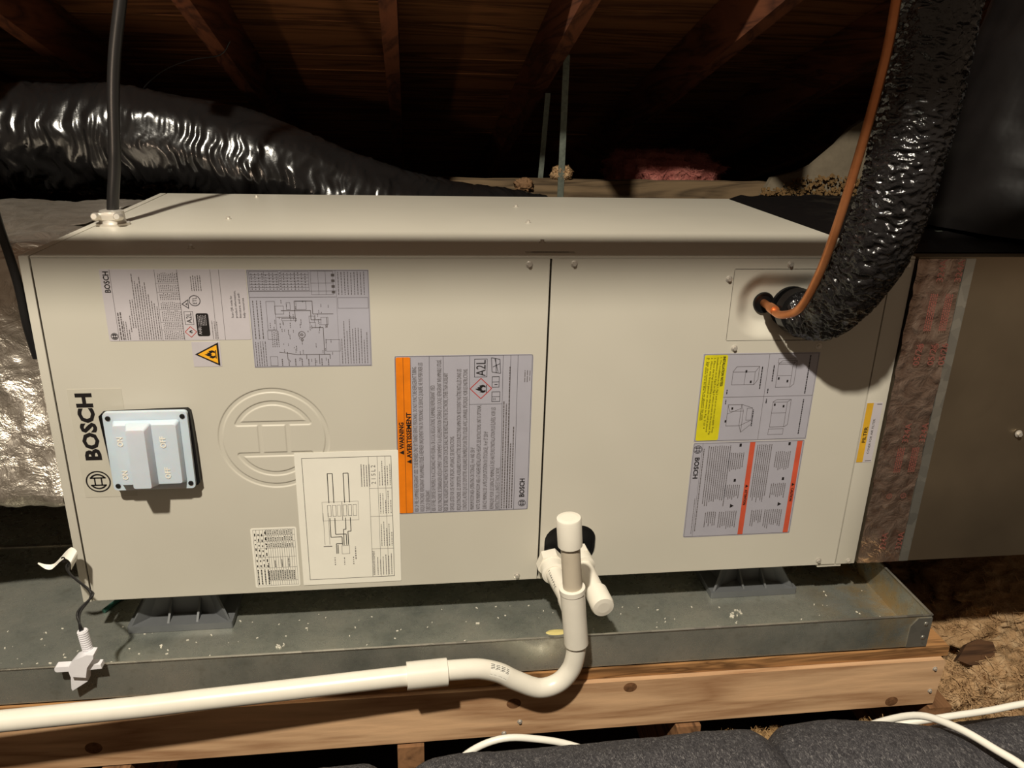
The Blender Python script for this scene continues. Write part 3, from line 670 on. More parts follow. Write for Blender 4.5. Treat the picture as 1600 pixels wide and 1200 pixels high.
# ------------------------------------------------------------ black power cable with its clamp on top of the cabinet
pc = empty('power_cable', (.040, .27, H), 'black power cable rising from a metal clamp on the top left corner of the cabinet', 'cable')
MB().tube([(.040, .27, H + .004), (.046, .27, .62), (.057, .27, .681), (.069, .27, .782), (.081, .27, .85), (.100, .27, .925), (.125, .27, 1.02), (.18, .26, 1.22), (.24, .24, 1.45)], .0098, 16).build('cable', 'cable_black', pc)
cl = MB().lathe([(.027, 0), (.027, .004), (.022, .005), (.0205, .010), (.0195, .024), (.013, .026)], axis_m((.040, .27, H), (0, 0, 1)), 28).build('clamp', 'screw_steel', pc)
for dx in (-.017, .019):
    MB().lathe([(.0065, 0), (.0065, .013), (.0045, .016)], axis_m((.040 + dx, .250, H + .016), (0, -1, .2)), 14).build('clamp_screw', 'screw_steel', cl)
MB().box(.018, .062, .249, .254, H + .010, H + .023, bev=.002).build('clamp_bar', 'screw_steel', cl)

# ------------------------------------------------------------ refrigerant lines
cp = empty('copper_liquid_line', (1.110, 0, .494), 'thin bare copper tube curving up from the left grommet', 'copper pipe')
MB().tube([(1.1105, 0.025, 0.4958), (1.1103, -0.012, 0.495), (1.1123, -0.045, 0.4919), (1.1195, -0.088, 0.5136), (1.1251, -0.118, 0.5708), (1.1262, -0.145, 0.6481), (1.1313, -0.165, 0.7588), (1.1381, -0.172, 0.859), (1.1392, -0.172, 0.9243), (1.1392, -0.17, 1.05), (1.1392, -0.16, 1.4)], .0062, 16, .006).build('tube', 'copper', cp)
MB().lathe([(.0075, 0), (.0079, .003), (.0079, .016), (.0075, .019)], axis_m((1.1105, -.010, .495), (0, -1, -.05)), 18).build('brazed_collar', 'copper', cp, label='bright brazed copper collar')
def crinkle(d, a, Lt):
    ca, sa = math.cos(a), math.sin(a)
    v = noise.ridged_multi_fractal((d * 120 + 1.3 * nz(d * 9, ca, sa), ca * 3.2, sa * 3.2), .9, 2.1, 3, 1.0, 2.0)
    return -.0038 + .0046 * min(1.5, v) + .0022 * nz(d * 14, ca * 1.5, sa * 1.5)
sl = empty('insulated_suction_line', (1.158, 0, .488), 'thick suction pipe in crinkled shiny black wrap beside the copper tube', 'insulated pipe')
SP = [(1.1597, -0.004, 0.4813), (1.1709, -0.018, 0.484), (1.1846, -0.038, 0.4894), (1.1876, -0.072, 0.5209), (1.1883, -0.105, 0.5583), (1.1926, -0.14, 0.6211), (1.1973, -0.155, 0.6931), (1.2008, -0.158, 0.7677), (1.204, -0.158, 0.8153), (1.207, -0.155, 0.9283), (1.207, -0.15, 1.06), (1.207, -0.14, 1.4)]
MB().tube(SP, lambda u: .0345 + .0110 * min(1, u / .125) + .002 * min(1, u / .6), 110, .0015, rf=crinkle).build('foam_sleeve', 'black_wrap', sl)
MB().lathe([(.031, 0), (.037, .010), (.034, .024)], axis_m((1.157, .004, .4875), (.05, -1, .05)), 32).build('tape_collar', 'black_poly', sl)

# ------------------------------------------------------------ supply plenum wrapped in foil (left)
def wrapbox(x0, x1, ya, yb, za, zb, r, nu, nv, amp, seed):
    """rounded box section in y-z swept along x with crumpled skin"""
    base = [(.675, .545), (.655, .562), (.35, .566), (.15, .562), (.108, .545), (.090, .50), (.084, .42), (.068, .33), (.042, .25), (.020, .200), (.016, .180), (.026, .166), (.20, .164), (.66, .164), (.675, .18)]; per = []; tot = 0
    for i in range(len(base)):
        a, b = Vector(base[i]), Vector(base[(i + 1) % len(base)]); m = max(1, int((b - a).length / nv))
        for k in range(m): per.append(a + (b - a) * k / m)
    c = Vector(((ya + yb) / 2, (za + zb) / 2)); n = len(per); vs = []; nn_ = int((x1 - x0) / nu)
    for j in range(nn_ + 1):
        x = x0 + (x1 - x0) * j / nn_
        for p in per:
            d = (p - c).normalized(); h = amp * (nz(x * 9 + seed, p.x * 9, p.y * 9, 2) + .55 * noise.ridged_multi_fractal((x * 24 + seed, p.x * 22, p.y * 22), .9, 2.0, 3, 1.0, 2.0) - .5)
            vs.append((x, p.x + d.x * h, p.y + d.y * h))
    fs = [(j * n + i, j * n + (i + 1) % n, (j + 1) * n + (i + 1) % n, (j + 1) * n + i) for j in range(nn_) for i in range(n)]
    m = MB(); m.add(vs, fs, True); m.add(vs[:n], [tuple(range(n))]); m.add(vs[-n:], [tuple(range(n))]); return m
fo = empty('foil_wrapped_plenum', (-.30, .35, .158), 'silver foil-wrapped supply plenum against the left end of the cabinet', 'duct')
wrapbox(-.75, -.008, .022, .675, .160, .560, .03, .007, .008, .0085, 3).build('foil_wrap', 'foil', fo)
fp = MB(); vs = []; nfl = 14
for i in range(nfl + 1):
    a = R(180 * i / nfl); vs += [(-.062 - .05 * math.sin(a) , .42 - .13 * math.cos(a), .566 + .012 * math.sin(a)), (-.012, .42 - .13 * math.cos(a), .572)]
fp.add(vs, [(2 * i, 2 * i + 1, 2 * i + 3, 2 * i + 2) for i in range(nfl)], True).build('loose_flap', 'foil', fo)
tag(MB().tube([(-.024, .000, .70), (-.018, .002, .621), (-.013, .003, .581), (-.008, .004, .530), (-.0075, .006, .47), (-.006, .014, .42)], .0062, 10).build('dark_strap', 'cable_black', None, (-.012, .003, .42)), 'dark thin cord hanging over the foil plenum by the cabinet corner', 'cord')

# ------------------------------------------------------------ black flexible ducts behind
def folds(seed, amp, fu, fv, low=0):
    def f(d, a, Lt):
        ca, sa = math.cos(a), math.sin(a)
        w = 1 if not low else .35 + .65 * min(1, max(0, .5 - ca * .9))
        tw = d + .05 * nz(d * 3 + seed, sa * 1.2, ca) + .02 * sa
        p = noise.ridged_multi_fractal((tw * fu + seed, ca * fv, sa * fv), .9, 2.0, 3, 1.0, 2.0)
        return amp * w * (.55 + 1.1 * abs(nz(d * 11 + seed, ca * 1.6, sa * 1.6, 2))) * (p - .9) + amp * 1.1 * nz(d * 4 + seed, ca * 1.0, sa * 1.0, 2)
    return f
fd = MB().tube([(-1.1, .93, .67), (-.70, .92, .672), (-.38, .92, .674), (-.03, .92, .663), (.18, .93, .608), (.45, .95, .505), (.66, .97, .452), (.90, 1.0, .42)], .120, 120, .004, rf=folds(5, .0125, 36, .8, 1))
tag(fd.build('black_flex_duct', 'black_poly', None, (-.03, .92, .54)), 'wrinkled glossy black flexible duct running behind the left of the cabinet', 'duct')
bw = MB(); nxx, nyy = 110, 80; vs = []
for j in range(nyy + 1):
    for i in range(nxx + 1):
        x = 1.306 + .80 * i / nxx; yy = .03 + .66 * j / nyy
        h = .0035 + .006 * max(0, nz(x * 14, yy * 9, 2.0)) + .004 * noise.ridged_multi_fractal((x * 16 - yy * 9, yy * 7, 1), .9, 2, 3, 1, 2); edge = min(1, i / 6, j / 5)
        vs.append((x, yy, H + .0012 + h * edge))
fs = [(j * (nxx + 1) + i, j * (nxx + 1) + i + 1, (j + 1) * (nxx + 1) + i + 1, (j + 1) * (nxx + 1) + i) for j in range(nyy) for i in range(nxx)]
bd = empty('black_plastic_return_duct', (1.79, .235, H), 'big duct in black plastic sheet standing on the return plenum at right', 'duct')
bw.add(vs, fs, True).build('plastic_skirt', 'black_poly_dull', bd)
MB().tube([(1.79, .235, H + .020), (1.79, .235, .66), (1.80, .23, .80), (1.82, .225, .90), (1.84, .22, 1.00)], lambda u: .240 + .04 * (1 - u) ** 3, 110, .010, rf=folds(2, .011, 7, 1.6)).build('duct_sleeve', 'black_poly_dull', bd)
MB().box(1.445, 1.60, .186, .192, H + .006, H + .010).build('wire_tie', 'strap_steel', bd)
MB().box(1.571, 1.581, .182, .190, H + .006, H + .016).build('tie_clip', 'strap_steel', bd)

# ------------------------------------------------------------ return plenum with foil tape
rp = empty('return_plenum', (1.70, .35, 0), 'bare sheet metal return plenum joined to the right end of the cabinet', 'duct')
bx = MB(); x0, x1 = 1.3565, 2.15
nxx, nzz = 40, 30; vs = []
for j in range(nzz + 1):
    for i in range(nxx + 1):
        x = x0 + (x1 - x0) * i / nxx; z = .001 + (H - .002) * j / nzz
        e = min(1, i / 4, (nxx - i) / 4, j / 4, (nzz - j) / 4); vs.append((x, .0015 + .004 * e * nz(x * 3.5, z * 4.5, 7, 2), z))
bx.add(vs, [(j * (nxx + 1) + i, j * (nxx + 1) + i + 1, (j + 1) * (nxx + 1) + i + 1, (j + 1) * (nxx + 1) + i) for j in range(nzz) for i in range(nxx)], True)
bx.box(x0, x1, .004, D, .001, H - .001)
t = NT('plenum_steel'); n1 = t.noise(3.5, 4); t.set(t.ramp(n1, [(.3, lin((142, 128, 108))), (.7, lin((168, 152, 128)))]), .42, .9)
bx.build('plenum_box', 'plenum_steel', rp)
MB().box(1.4375, 1.4545, -.0022, .0015, .003, H - .003).build('drive_cleat', 'galvanized', rp)
screw(rp, (1.615, .0, .256), (0, -1, 0), 1.3)
tp = MB(); nxx, nzz = 14, 130; vs = []
for j in range(nzz + 1):
    for i in range(nxx + 1):
        z = .004 + .567 * j / nzz; x = 1.3530 + (.0815 + .003 * nz(z * 18, 1, 1)) * i / nxx + (.002 * nz(z * 30, 4, 2) if i == 0 else 0)
        vs.append((x, -.0035 - .0028 * abs(nz(x * 40, z * 34, 5, 3)) - .003 * max(0, nz(x * 18, z * 7, 9)), z))
tape = tp.add(vs, [(j * (nxx + 1) + i, j * (nxx + 1) + i + 1, (j + 1) * (nxx + 1) + i + 1, (j + 1) * (nxx + 1) + i) for j in range(nzz) for i in range(nxx)], True).build('foil_tape', 'foil_tape', rp, label='wrinkled foil tape with red print along the joint')
k = MB(); yT = -.0095
for w_, z in (('05/26', .392), ('324A', .250), ('324A', .034), ('324A', .535)):
    for x in (1.388, 1.414, 1.4335) if w_ == '05/26' else (1.3985, 1.430):
        k = MB(); text(k, w_, x, z, yT, .0115, .036 if w_ == '324A' else .038, 'up'); k.build('red_print', 'ink_tape', tape)
for z in (.145, .425):
    for x in (1.385, 1.412): k = MB(); k.ring(x, z, .0042, .0052, yT, 18); text(k, 'UL', x + .002, z - .003, yT, .004, .006); k.build('listing_mark', 'ink_tape', tape)
for z0, z1 in ((.192, .240), (.452, .515)):
    for x in (1.390, 1.417):
        k = MB()
        for i in range(4): greek(k, x - .006 + i * .0035, z0, z1, yT, .0018, rt, .001, .002, .006)
        k.build('small_print', 'ink_tape', tape, kind='stuff')

# ------------------------------------------------------------ drain pan with risers
TL = .0
pan = empty('drain_pan', (.60, .30, -.0845), 'shallow galvanized drain pan under the cabinet, stained yellow at its right end', 'drain pan')
zf, zr, yf, xr = -.083, -.020, -.134, 1.424
pm = MB(); pm.box(-1.3, xr, yf, .86, zf - .0012, zf)
pm.box(-1.3, xr, yf, yf + .0012, zf - .0012, zr); pm.box(xr - .0012, xr, yf, .86, zf - .0012, zr); pm.box(-1.3, xr, .859, .860, zf - .0012, zr)
pm.build('pan_sheet', 'pan_metal', pan)
MB().box(-1.3, xr, yf - .0012, yf + .0030, zr - .0005, zr + .0015, bev=.0006).build('front_hem', 'galvanized', pan)
MB().box(xr - .003, xr + .0012, yf, .86, zr - .0005, zr + .0015, bev=.0006).build('end_hem', 'galvanized', pan)
MB().prism([(1.386, -.083), (1.386, -.040), (1.398, -.024), (xr, -.024), (xr, -.083)], yf - .0016, yf).build('corner_tab', 'galvanized', pan)
for z in (-.036, -.064): MB().lathe([(.0042, 0), (.0036, .0012), (.0012, .0022)], axis_m((1.414, yf - .0016, z), (0, -1, 0)), 14).build('rivet', 'galvanized', pan)
MB().box(-1.3, .16, .322, .330, zf, zf + .0022).build('floor_seam', 'galvanized', pan)
MB().lathe([(.013, 0), (.012, .0012), (.006, .002)], Matrix.Translation((.787, -.040, zf)) @ Matrix.Diagonal((1.5, .55, 1, 1)), 18).build('glue_drip', 'glue_yellow', pan)
db = MB(); rd = random.Random(5)
for i in range(240):
    x = rd.uniform(-.45, 1.40); yy = rd.uniform(-.12, .05 if rd.random() < .8 else .25); s_ = rd.uniform(.0005, .0015) * (1.7 if rd.random() < .08 else 1); a = rd.uniform(0, 6.3)
    db.box(-s_ * rd.uniform(.8, 2.4), s_, -s_ * .6, s_ * .6, 0, s_ * .6, Matrix.Translation((x, yy, zf)) @ Matrix.Rotation(a, 4, 'Z'))
for x, yy in ((.315, -.035), (1.128, -.012), (1.118, -.022)):
    for q in range(9): a = q * .7; db.box(-.002, .002, -.0006, .0006, 0, .0016, Matrix.Translation((x + rd.uniform(-.008, .008), yy + rd.uniform(-.006, .006), zf)) @ Matrix.Rotation(a + 1.5, 4, 'Z'))
tag(db.build('pan_debris', 'debris_white', None, (.5, 0, zf)), 'pale chips and crumbs scattered in the drain pan', 'debris', None, 'stuff')

def riser(x0, x1, ya, label):
    yb = ya + .17; r = empty('plastic_riser', ((x0 + x1) / 2, (ya + yb) / 2, zf), label, 'support foot', 'plastic feet under the cabinet')
    zt = -.0008; zb = zf + .0005
    MB().prism(rrect(x0, x1, ya, yb, .003, 3), zb, zb + .0125, 'z').build('foot_flange', 'riser_plastic', r)
    m = MB(); lo = [(x0 + .030, ya + .024), (x0 + .062, ya + .036), (x1 - .062, ya + .036), (x1 - .030, ya + .024), (x1 - .012, yb - .02), (x0 + .012, yb - .02)]
    hi = [(x0 + .046, ya + .042), (x0 + .066, ya + .052), (x1 - .066, ya + .052), (x1 - .046, ya + .042), (x1 - .03, yb - .03), (x0 + .03, yb - .03)]
    n = 6; m.add([(a, b, zb + .012) for a, b in lo] + [(a, b, zt) for a, b in hi], [(i, (i + 1) % n, (i + 1) % n + n, i + n) for i in range(n)] + [tuple(range(n, 2 * n)), tuple(range(n - 1, -1, -1))]); m.build('foot_pedestal', 'riser_plastic', r)
    for cx in (x0 + .066, x1 - .060): MB().prism([(ya + .006, zb + .0125), (ya + .040, zb + .0125), (ya + .040, zb + .040)], cx - .0018, cx + .0018, 'x').build('rib', 'riser_plastic', r)
    for cx, s_ in ((x0, 1), (x1, -1)):
        M = Matrix.Translation((cx + s_ * .006, ya + .005, 0)) @ Matrix.Rotation(-s_ * R(48), 4, 'Z'); q = MB()
        vs = [M @ Vector(p) for p in ((-.002, 0, zb + .0125), (.002, 0, zb + .0125), (.002, .046, zb + .0125), (-.002, .046, zb + .0125), (-.002, .046, zt - .006), (.002, .046, zt - .006))]
        q.add(vs, [(0, 1, 2, 3), (0, 4, 5, 1), (0, 3, 4), (1, 5, 2), (3, 2, 5, 4)]).build('rib', 'riser_plastic', r)
    return r
riser(.052, .226, .022, 'grey ribbed plastic riser foot under the left end of the cabinet')
riser(1.095, 1.265, .032, 'grey ribbed plastic riser foot under the right end of the cabinet')
tag(MB().lathe([(.0055, 0), (.0062, .006), (.0048, .014), (.002, .016)], axis_m((.113, -.126, zf), (0, 0, 1)), 14).build('wire_nut', 'wire_blue', None, (.113, -.126, zf)), 'small blue wire nut inside the pan rim below the left foot', 'wire nut')
tag(MB().tube([(-.008, .086, zf + .0042), (.004, .112, zf + .0042), (.016, .138, zf + .0042)], .004, 10).build('wire_scrap', 'wire_green', None, (.004, .11, zf)), 'short green wire offcut lying in the pan near the cabinet corner', 'wire')

# ------------------------------------------------------------ platform: board and beam
tag(MB().box(-1.3, 1.468, -.138, .90, -.1045, -.0858).build('platform_board', 'osb', None, (.2, .3, -.1045)), 'rough-edged wooden board under the drain pan', 'board')
bmn = empty('support_beam', (.2, -.13, -.2050), 'long pine beam with knots under the front of the platform', 'beam')
MB().prism([(-1.3, -.2055), (1.4555, -.2000), (1.4600, -.1110), (1.4560, -.1055), (-1.3, -.1055)], -.147, -.109).build('timber', 'pine', bmn)
kn = MATS['knot_wood'] if 'knot_wood' in MATS else plain('knot_wood', (112, 78, 52), .8, 0, .2, .35, 160)
for x, z, r_ in ((.042, -.166, .013), (.894, -.119, .0115), (.699, -.136, .012), (1.374, -.189, .012)):
    MB().lathe([(r_, 0), (r_ * .8, .0004), (r_ * .3, .0007)], Matrix.Translation((x, -.147, z)) @ Vector((0, -1, 0)).to_track_quat('Z', 'Y').to_matrix().to_4x4() @ Matrix.Diagonal((1, .85, 1, 1)), 22).build('knot', 'knot_wood', bmn)
for x, z in ((1.442, -.123), (1.443, -.171), (.710, -.174), (.684, -.196)): screw(bmn, (x, -.1468, z), (0, -1, 0), .8)

# ------------------------------------------------------------ condensate drain
cd = empty('condensate_drain', (.79, -.17, -.08), 'white plastic drain pipe with capped riser, tee and curved trap in front of the cabinet', 'drain pipe')
py = -.17
lp = MB().tube([(-1.2, -0.2635, -0.0539), (-0.0416, -0.215, -0.0424), (0.1496, -0.207, -0.0405), (0.216, -0.205, -0.0375), (0.3517, -0.199, -0.0341), (0.4924, -0.194, -0.0289), (0.5356, -0.192, -0.028)], .0152, 24, .03).build('long_pipe', 'pvc_white', cd)
TB = [(0.5774, -0.1885, -0.0264), (0.6088, -0.186, -0.0279), (0.6387, -0.183, -0.0315), (0.6691, -0.18, -0.0436), (0.696, -0.178, -0.0623), (0.7339, -0.175, -0.0829), (0.7653, -0.172, -0.0779), (0.7852, -0.17, -0.0547), (0.7918, -0.17, -0.0229), (0.792, -0.17, 0.02)]
MB().tube(TB, .0154, 28, .004).build('trap_bend', 'pvc_white', cd)
cpl = MB().lathe([(.0180, 0), (.0208, 0), (.0208, 0.0613), (.0180, 0.0613)], axis_m((0.5269, -0.192, -0.0285), (0.0612, 0.004, -0.0003)), 30).build('coupling', 'pvc_white', cd)
MB().lathe([(.0190, 0), (.0190, .001), (.0190, .045), (.0190, .098)], axis_m((.7918, py, -.004), (-.12, 0, 1)), 30).build('tee_body', 'pvc_white', cd)
MB().lathe([(.0165, 0), (.0200, .001), (.0200, .009), (.0165, .010)], axis_m((.7806, py, .091), (-.12, 0, 1)), 30).build('tee_collar', 'pvc_white', cd)
MB().lathe([(.0148, 0), (.0148, .10)], axis_m((.7810, py, .092), (-.10, 0, 1)), 26).build('riser_pipe', 'pvc_aged', cd)
MB().lathe([(.0165, 0), (.0186, .001), (.0188, .045), (.0178, .0475), (.012, .0485)], axis_m((.7728, py, .1735), (-.10, 0, 1)), 30).build('riser_cap', 'pvc_white', cd)
br = MB().tube([(.7755, .012, .043), (.7765, -.05, .043), (.7830, -.11, .046), (.7860, -.155, .05)], .0150, 24, .01).build('branch_pipe', 'pvc_white', cd, label='white pipe stub with black lettering')
k = MB()
for i, ch in enumerate('SCH40PVC'):
    a = R(118 + 0 * i); yy = -.052 - .0065 * i; r_ = .01525
    vs, fs_, a0, a1 = glyphs(ch, .02)
    k.add([(.7772 + .003 * i / 8 + r_ * math.cos(R(150) - v * .35) , yy - u * .0062, .0436 + r_ * math.sin(R(150) - v * .35)) for u, v in vs], fs_)
k.build('pipe_lettering', 'ink_black', br, kind='stuff')
hx = [(.0245 * math.cos(R(60 * i + 12)), .0245 * math.sin(R(60 * i + 12))) for i in range(6)]
m = MB(); M = axis_m((.7755, -.006, .043), (0, -1, 0)); q = [M @ Vector((a, b, 0)) for a, b in hx] + [M @ Vector((a, b, .022)) for a, b in hx]
m.add(q, [tuple(range(6)), tuple(range(11, 5, -1))] + [(i, (i + 1) % 6, (i + 1) % 6 + 6, i + 6) for i in range(6)]); m.lathe([(.0205, .021), (.0205, .042), (.0165, .044)], M, 28); m.build('threaded_adapter', 'pvc_white', cd)
M = axis_m((.7875, py, .050), (-.03, 1, -.03)); MB().lathe([(.0175, .012), (.0190, .018), (.0190, .044), (.0160, .046)], M, 28).build('tee_branch', 'pvc_white', cd)
TS = spline(TB, .002)
def on_bend(k, a, r):
    """point on the bend's skin: k = index along its axis, a = angle about it from the side facing forward and up"""
    c = Vector(TS[k]); t_ = (Vector(TS[k + 1]) - Vector(TS[k - 1])).normalized(); f_ = Vector((-.15, -.80, .58)); f_ = (f_ - t_ * f_.dot(t_)).normalized(); s_ = t_.cross(f_)
    return tuple(c + r * (math.cos(a) * f_ + math.sin(a) * s_))
k0 = min(range(len(TS)), key=lambda q: abs(TS[q][0] - .650) + (9 if TS[q][0] > .72 else 0)); vs = []; nk = 15
for q in range(nk + 1):
    for i in range(7): vs.append(on_bend(k0 + q, R(-52 + 78 * i / 6), .01558))
patch = MB().add(vs, [(q * 7 + i, q * 7 + i + 1, (q + 1) * 7 + i + 1, (q + 1) * 7 + i) for q in range(nk) for i in range(6)], True).build('pipe_sticker', 'label_white', cd, label='small printed barcode sticker')
k = MB()
for q in range(nk - 1):
    for i in range(6): vv = [on_bend(k0 + q + (0 if w_ in (0, 3) else 1), R(-48 + (30 if w_ < 2 else 62)), .01566) for w_ in range(4)]
    if q not in (2, 5, 6, 10): k.quad(*vv)
    if q % 4 != 3:
        for a in (-46, -36, -26): k.quad(*[on_bend(k0 + q + (0 if w_ in (0, 3) else 1), R(a + (0 if w_ < 2 else 4)), .01566) for w_ in range(4)])
k.build('barcode_print', 'ink_black', patch, kind='stuff')
sd = empty('secondary_drain_stub', (.826, -.07, .03), 'short capped white drain stub poking out to the right of the riser', 'drain pipe')
A0, A1 = Vector((.823, .012, .0525)), Vector((.8385, -.140, .0400)); dv = (A1 - A0).normalized()
MB().lathe([(.0148, 0), (.0148, .145)], axis_m(A0, dv), 26).build('stub_pipe', 'pvc_white', sd)
MB().lathe([(.0165, 0), (.0187, .001), (.0190, .034), (.0172, .0385), (.010, .0395)], axis_m(A0 + dv * .118, dv), 30).build('stub_cap', 'pvc_white', sd)
m = MB(); M = axis_m(A0 + dv * .014, dv); hx = [(.0225 * math.cos(R(60 * i)), .0225 * math.sin(R(60 * i))) for i in range(6)]; q = [M @ Vector((a, b, 0)) for a, b in hx] + [M @ Vector((a, b, .020)) for a, b in hx]
m.add(q, [tuple(range(6)), tuple(range(11, 5, -1))] + [(i, (i + 1) % 6, (i + 1) % 6 + 6, i + 6) for i in range(6)]); m.lathe([(.0195, .019), (.0200, .038), (.0155, .040)], M, 28); m.build('stub_adapter', 'pvc_white', sd)

# ------------------------------------------------------------ float switch clipped on the pan rim, with its wires and tag
fs_ = empty('float_switch', (.045, -.14, -.03), 'white float switch clipped over the front rim of the drain pan', 'float switch')
prof = []; 
for i in range(13): prof += [(.0076, .0036 * i), (.0076, .0036 * i + .0019), (.0068, .0036 * i + .0021), (.0068, .0036 * i + .0034)]
M = axis_m((.0600, -.142, .0020), (-.09, .02, 1)); MB().lathe(prof, M, 18).build('threaded_stem', 'white_plastic', fs_)
b = MB(); b.prism([(.0350, -.0200), (.0330, -.0050), (.0450, .0090), (.0630, .0170), (.0720, .0160), (.0710, .0100), (.0600, -.0060), (.0560, -.0230)], -.158, -.140); b.build('clip_body', 'white_plastic', fs_)
b = MB(); b.prism(rrect(.0120, .0380, -.0150, -.0060, .003, 3), -.152, -.140); b.prism([(.0520, -.0150), (.0780, -.0130), (.0770, -.0060), (.0600, -.0040)], -.152, -.140); b.build('clip_wings', 'white_plastic', fs_)
b = MB(); b.prism([(.0320, -.0210), (.0560, -.0210), (.0540, -.0360), (.0300, -.0520), (.0290, -.0480)], -.150, -.1375); b.build('clip_tongue', 'white_plastic', fs_)
for dx in (0, .0038):
    MB().tube([(a + dx * ((q * 7) % 3 - 1), b + dx * .4, c + dx * (q % 2)) for q, (a, b, c) in enumerate([(0.0013, 0.012, 0.081), (0.003, -0.02, 0.0918), (0.0008, -0.035, 0.091), (0.0144, -0.05, 0.0827), (0.0482, -0.08, 0.0756), (0.0537, -0.095, 0.0709), (0.048, -0.12, 0.0652), (0.0532, -0.141, 0.0556), (0.0531, -0.1415, 0.0424)])], .0018, 8, .005).build('wire', 'cable_black', fs_)
tg = MB(); vs = []
S = spline([(0.0175, -0.045, 0.1024), (0.0187, -0.045, 0.1162), (0.0077, -0.035, 0.1173), (-0.003, -0.03, 0.1089), (-0.0121, -0.03, 0.099), (-0.022, -0.03, 0.0902), (-0.0314, -0.03, 0.0907), (-0.0416, -0.03, 0.0971)], .003)
for i, p in enumerate(S):
    w_ = 1 - .95 * max(0, (i / len(S) - .35) / .65) ** 1.2; vs += [(p[0] - .002 * w_, p[1] - .008 * w_, p[2] - .0065 * w_), (p[0] + .003 * w_, p[1] + .008 * w_, p[2] + .0035 * w_)]
tgo = tg.add(vs, [(2 * i, 2 * i + 1, 2 * i + 3, 2 * i + 2) for i in range(len(S) - 1)], True).build('wire_tag', 'white_jacket', fs_, label='curled white paper wire tag')
k = MB(); text(k, '2', 0.0017, 0.1073, -.047, .009, None, 'right', .05); k.build('tag_mark', 'ink_black', tgo)

# ------------------------------------------------------------ things behind the cabinet
bb = MB(); nxx = 60; vs = []
for i in range(nxx + 1):
    x = .66 + 1.6 * i / nxx; h = .004 * nz(x * 6, 0, 0)
    vs += [(x, 1.150, .47), (x, 1.150 + .002 * nz(x * 9, 3, 3), .5645 + h), (x, 1.188, .5655 + h), (x, 1.188, .47)]
bb.add(vs, [(4 * i + j, 4 * i + 4 + j, 4 * i + 4 + (j + 1) % 4, 4 * i + (j + 1) % 4) for i in range(nxx) for j in range(4)] + [(0, 1, 2, 3), (4 * nxx, 4 * nxx + 1, 4 * nxx + 2, 4 * nxx + 3)])
tag(bb.build('back_board', 'old_wood', None, (1.4, 1.17, .47)), 'old weathered board running behind the cabinet top', 'board')
MB().box(.972, .990, 1.1455, 1.1485, .49, .90, Matrix.Translation((0, 0, 0))).build('hanger_strap', 'strap_steel', None, (.981, 1.147, .49), label='grey metal hanger strap in front of the old board', cat='strap')
m = MB(); m.add([(.926, 1.25, .48), (.941, 1.25, .48), (.958, 1.25, .80), (.943, 1.25, .80), (.926, 1.2525, .48), (.941, 1.2525, .48), (.958, 1.2525, .80), (.943, 1.2525, .80)], [(0, 1, 2, 3), (7, 6, 5, 4), (0, 4, 5, 1), (1, 5, 6, 2), (2, 6, 7, 3), (3, 7, 4, 0)])
m.build('hanger_strap', 'strap_steel', None, (.934, 1.251, .48), label='short grey metal strap leaning behind the old board', cat='strap')
def blob(name, loc, semi, mat, label, cat, seed=0, amp=.25, freq=3.0, sub=5, group=None, rot=0):
    bm = bmesh.new(); bmesh.ops.create_icosphere(bm, subdivisions=sub, radius=1); Mr = Matrix.Rotation(rot, 3, 'Z')
    for p in bm.verts:
        n_ = p.co.normalized(); d = 1 + amp * noise.fractal(n_ * freq + Vector((seed, 0, 0)), .8, 2.1, 5) + amp * .30 * noise.fractal(n_ * freq * 4.5 + Vector((seed, 5, 0)), .9, 2.2, 4)
        e = Vector([math.copysign(abs(c) ** .75, c) for c in n_]); p.co = Mr @ Vector((e.x * semi[0] * d, e.y * semi[1] * d, e.z * semi[2] * d))
    bm.normal_update()
    if mat.startswith('wool'):                            # loose fibres standing off the surface
        rf_ = random.Random(seed); bm.verts.ensure_lookup_table(); base = [(p.co.copy(), p.normal.copy()) for p in bm.verts]; sz = sum(semi) / 3
        for q in range(int(9000 * min(1, sz / .2)) + 500):
            c, n_ = base[rf_.randrange(len(base))]; t_ = Vector((rf_.gauss(0, 1), rf_.gauss(0, 1), rf_.gauss(0, 1))); t_ = (t_ - n_ * t_.dot(n_) * .75).normalized(); w_ = n_.cross(t_).normalized() * rf_.uniform(.0003, .0007)
            l_ = rf_.uniform(.006, .020) * min(1, sz / .08); a_, m_, b_ = c - t_ * l_, c + n_ * rf_.uniform(.001, .005), c + t_ * l_ + n_ * rf_.uniform(-.001, .004)
            f4 = [bm.verts.new(x_) for x_ in (a_ - w_, a_ + w_, m_ + w_, m_ - w_, b_ + w_, b_ - w_)]; bm.faces.new((f4[0], f4[1], f4[2], f4[3])); bm.faces.new((f4[3], f4[2], f4[4], f4[5]))
    me = bpy.data.meshes.new(name); bm.to_mesh(me); bm.free(); me.polygons.foreach_set('use_smooth', [True] * len(me.polygons)); me.materials.append(MATS[mat])
    o = bpy.data.objects.new(name, me); COL.objects.link(o); o.location = loc; ORG[o] = Vector(loc)
    return tag(o, label, cat, group)
blob('pink_insulation', (1.365, 1.42, .545), (.185, .14, .090), 'wool_pink', 'pink fibreglass insulation batt heaped behind the old board', 'insulation', 4, .16, 3.2)
blob('insulation_tuft', (.985, 1.165, .583), (.026, .018, .019), 'wool_tan', 'small tan insulation tuft on the old board behind the strap', 'insulation', 9, .3, 2.4, 4)
blob('sealant_lump', (.872, 1.140, .552), (.024, .010, .016), 'sealant', 'crusty brown sealant lump stuck to the old board', 'sealant', 2, .5, 3, 4)
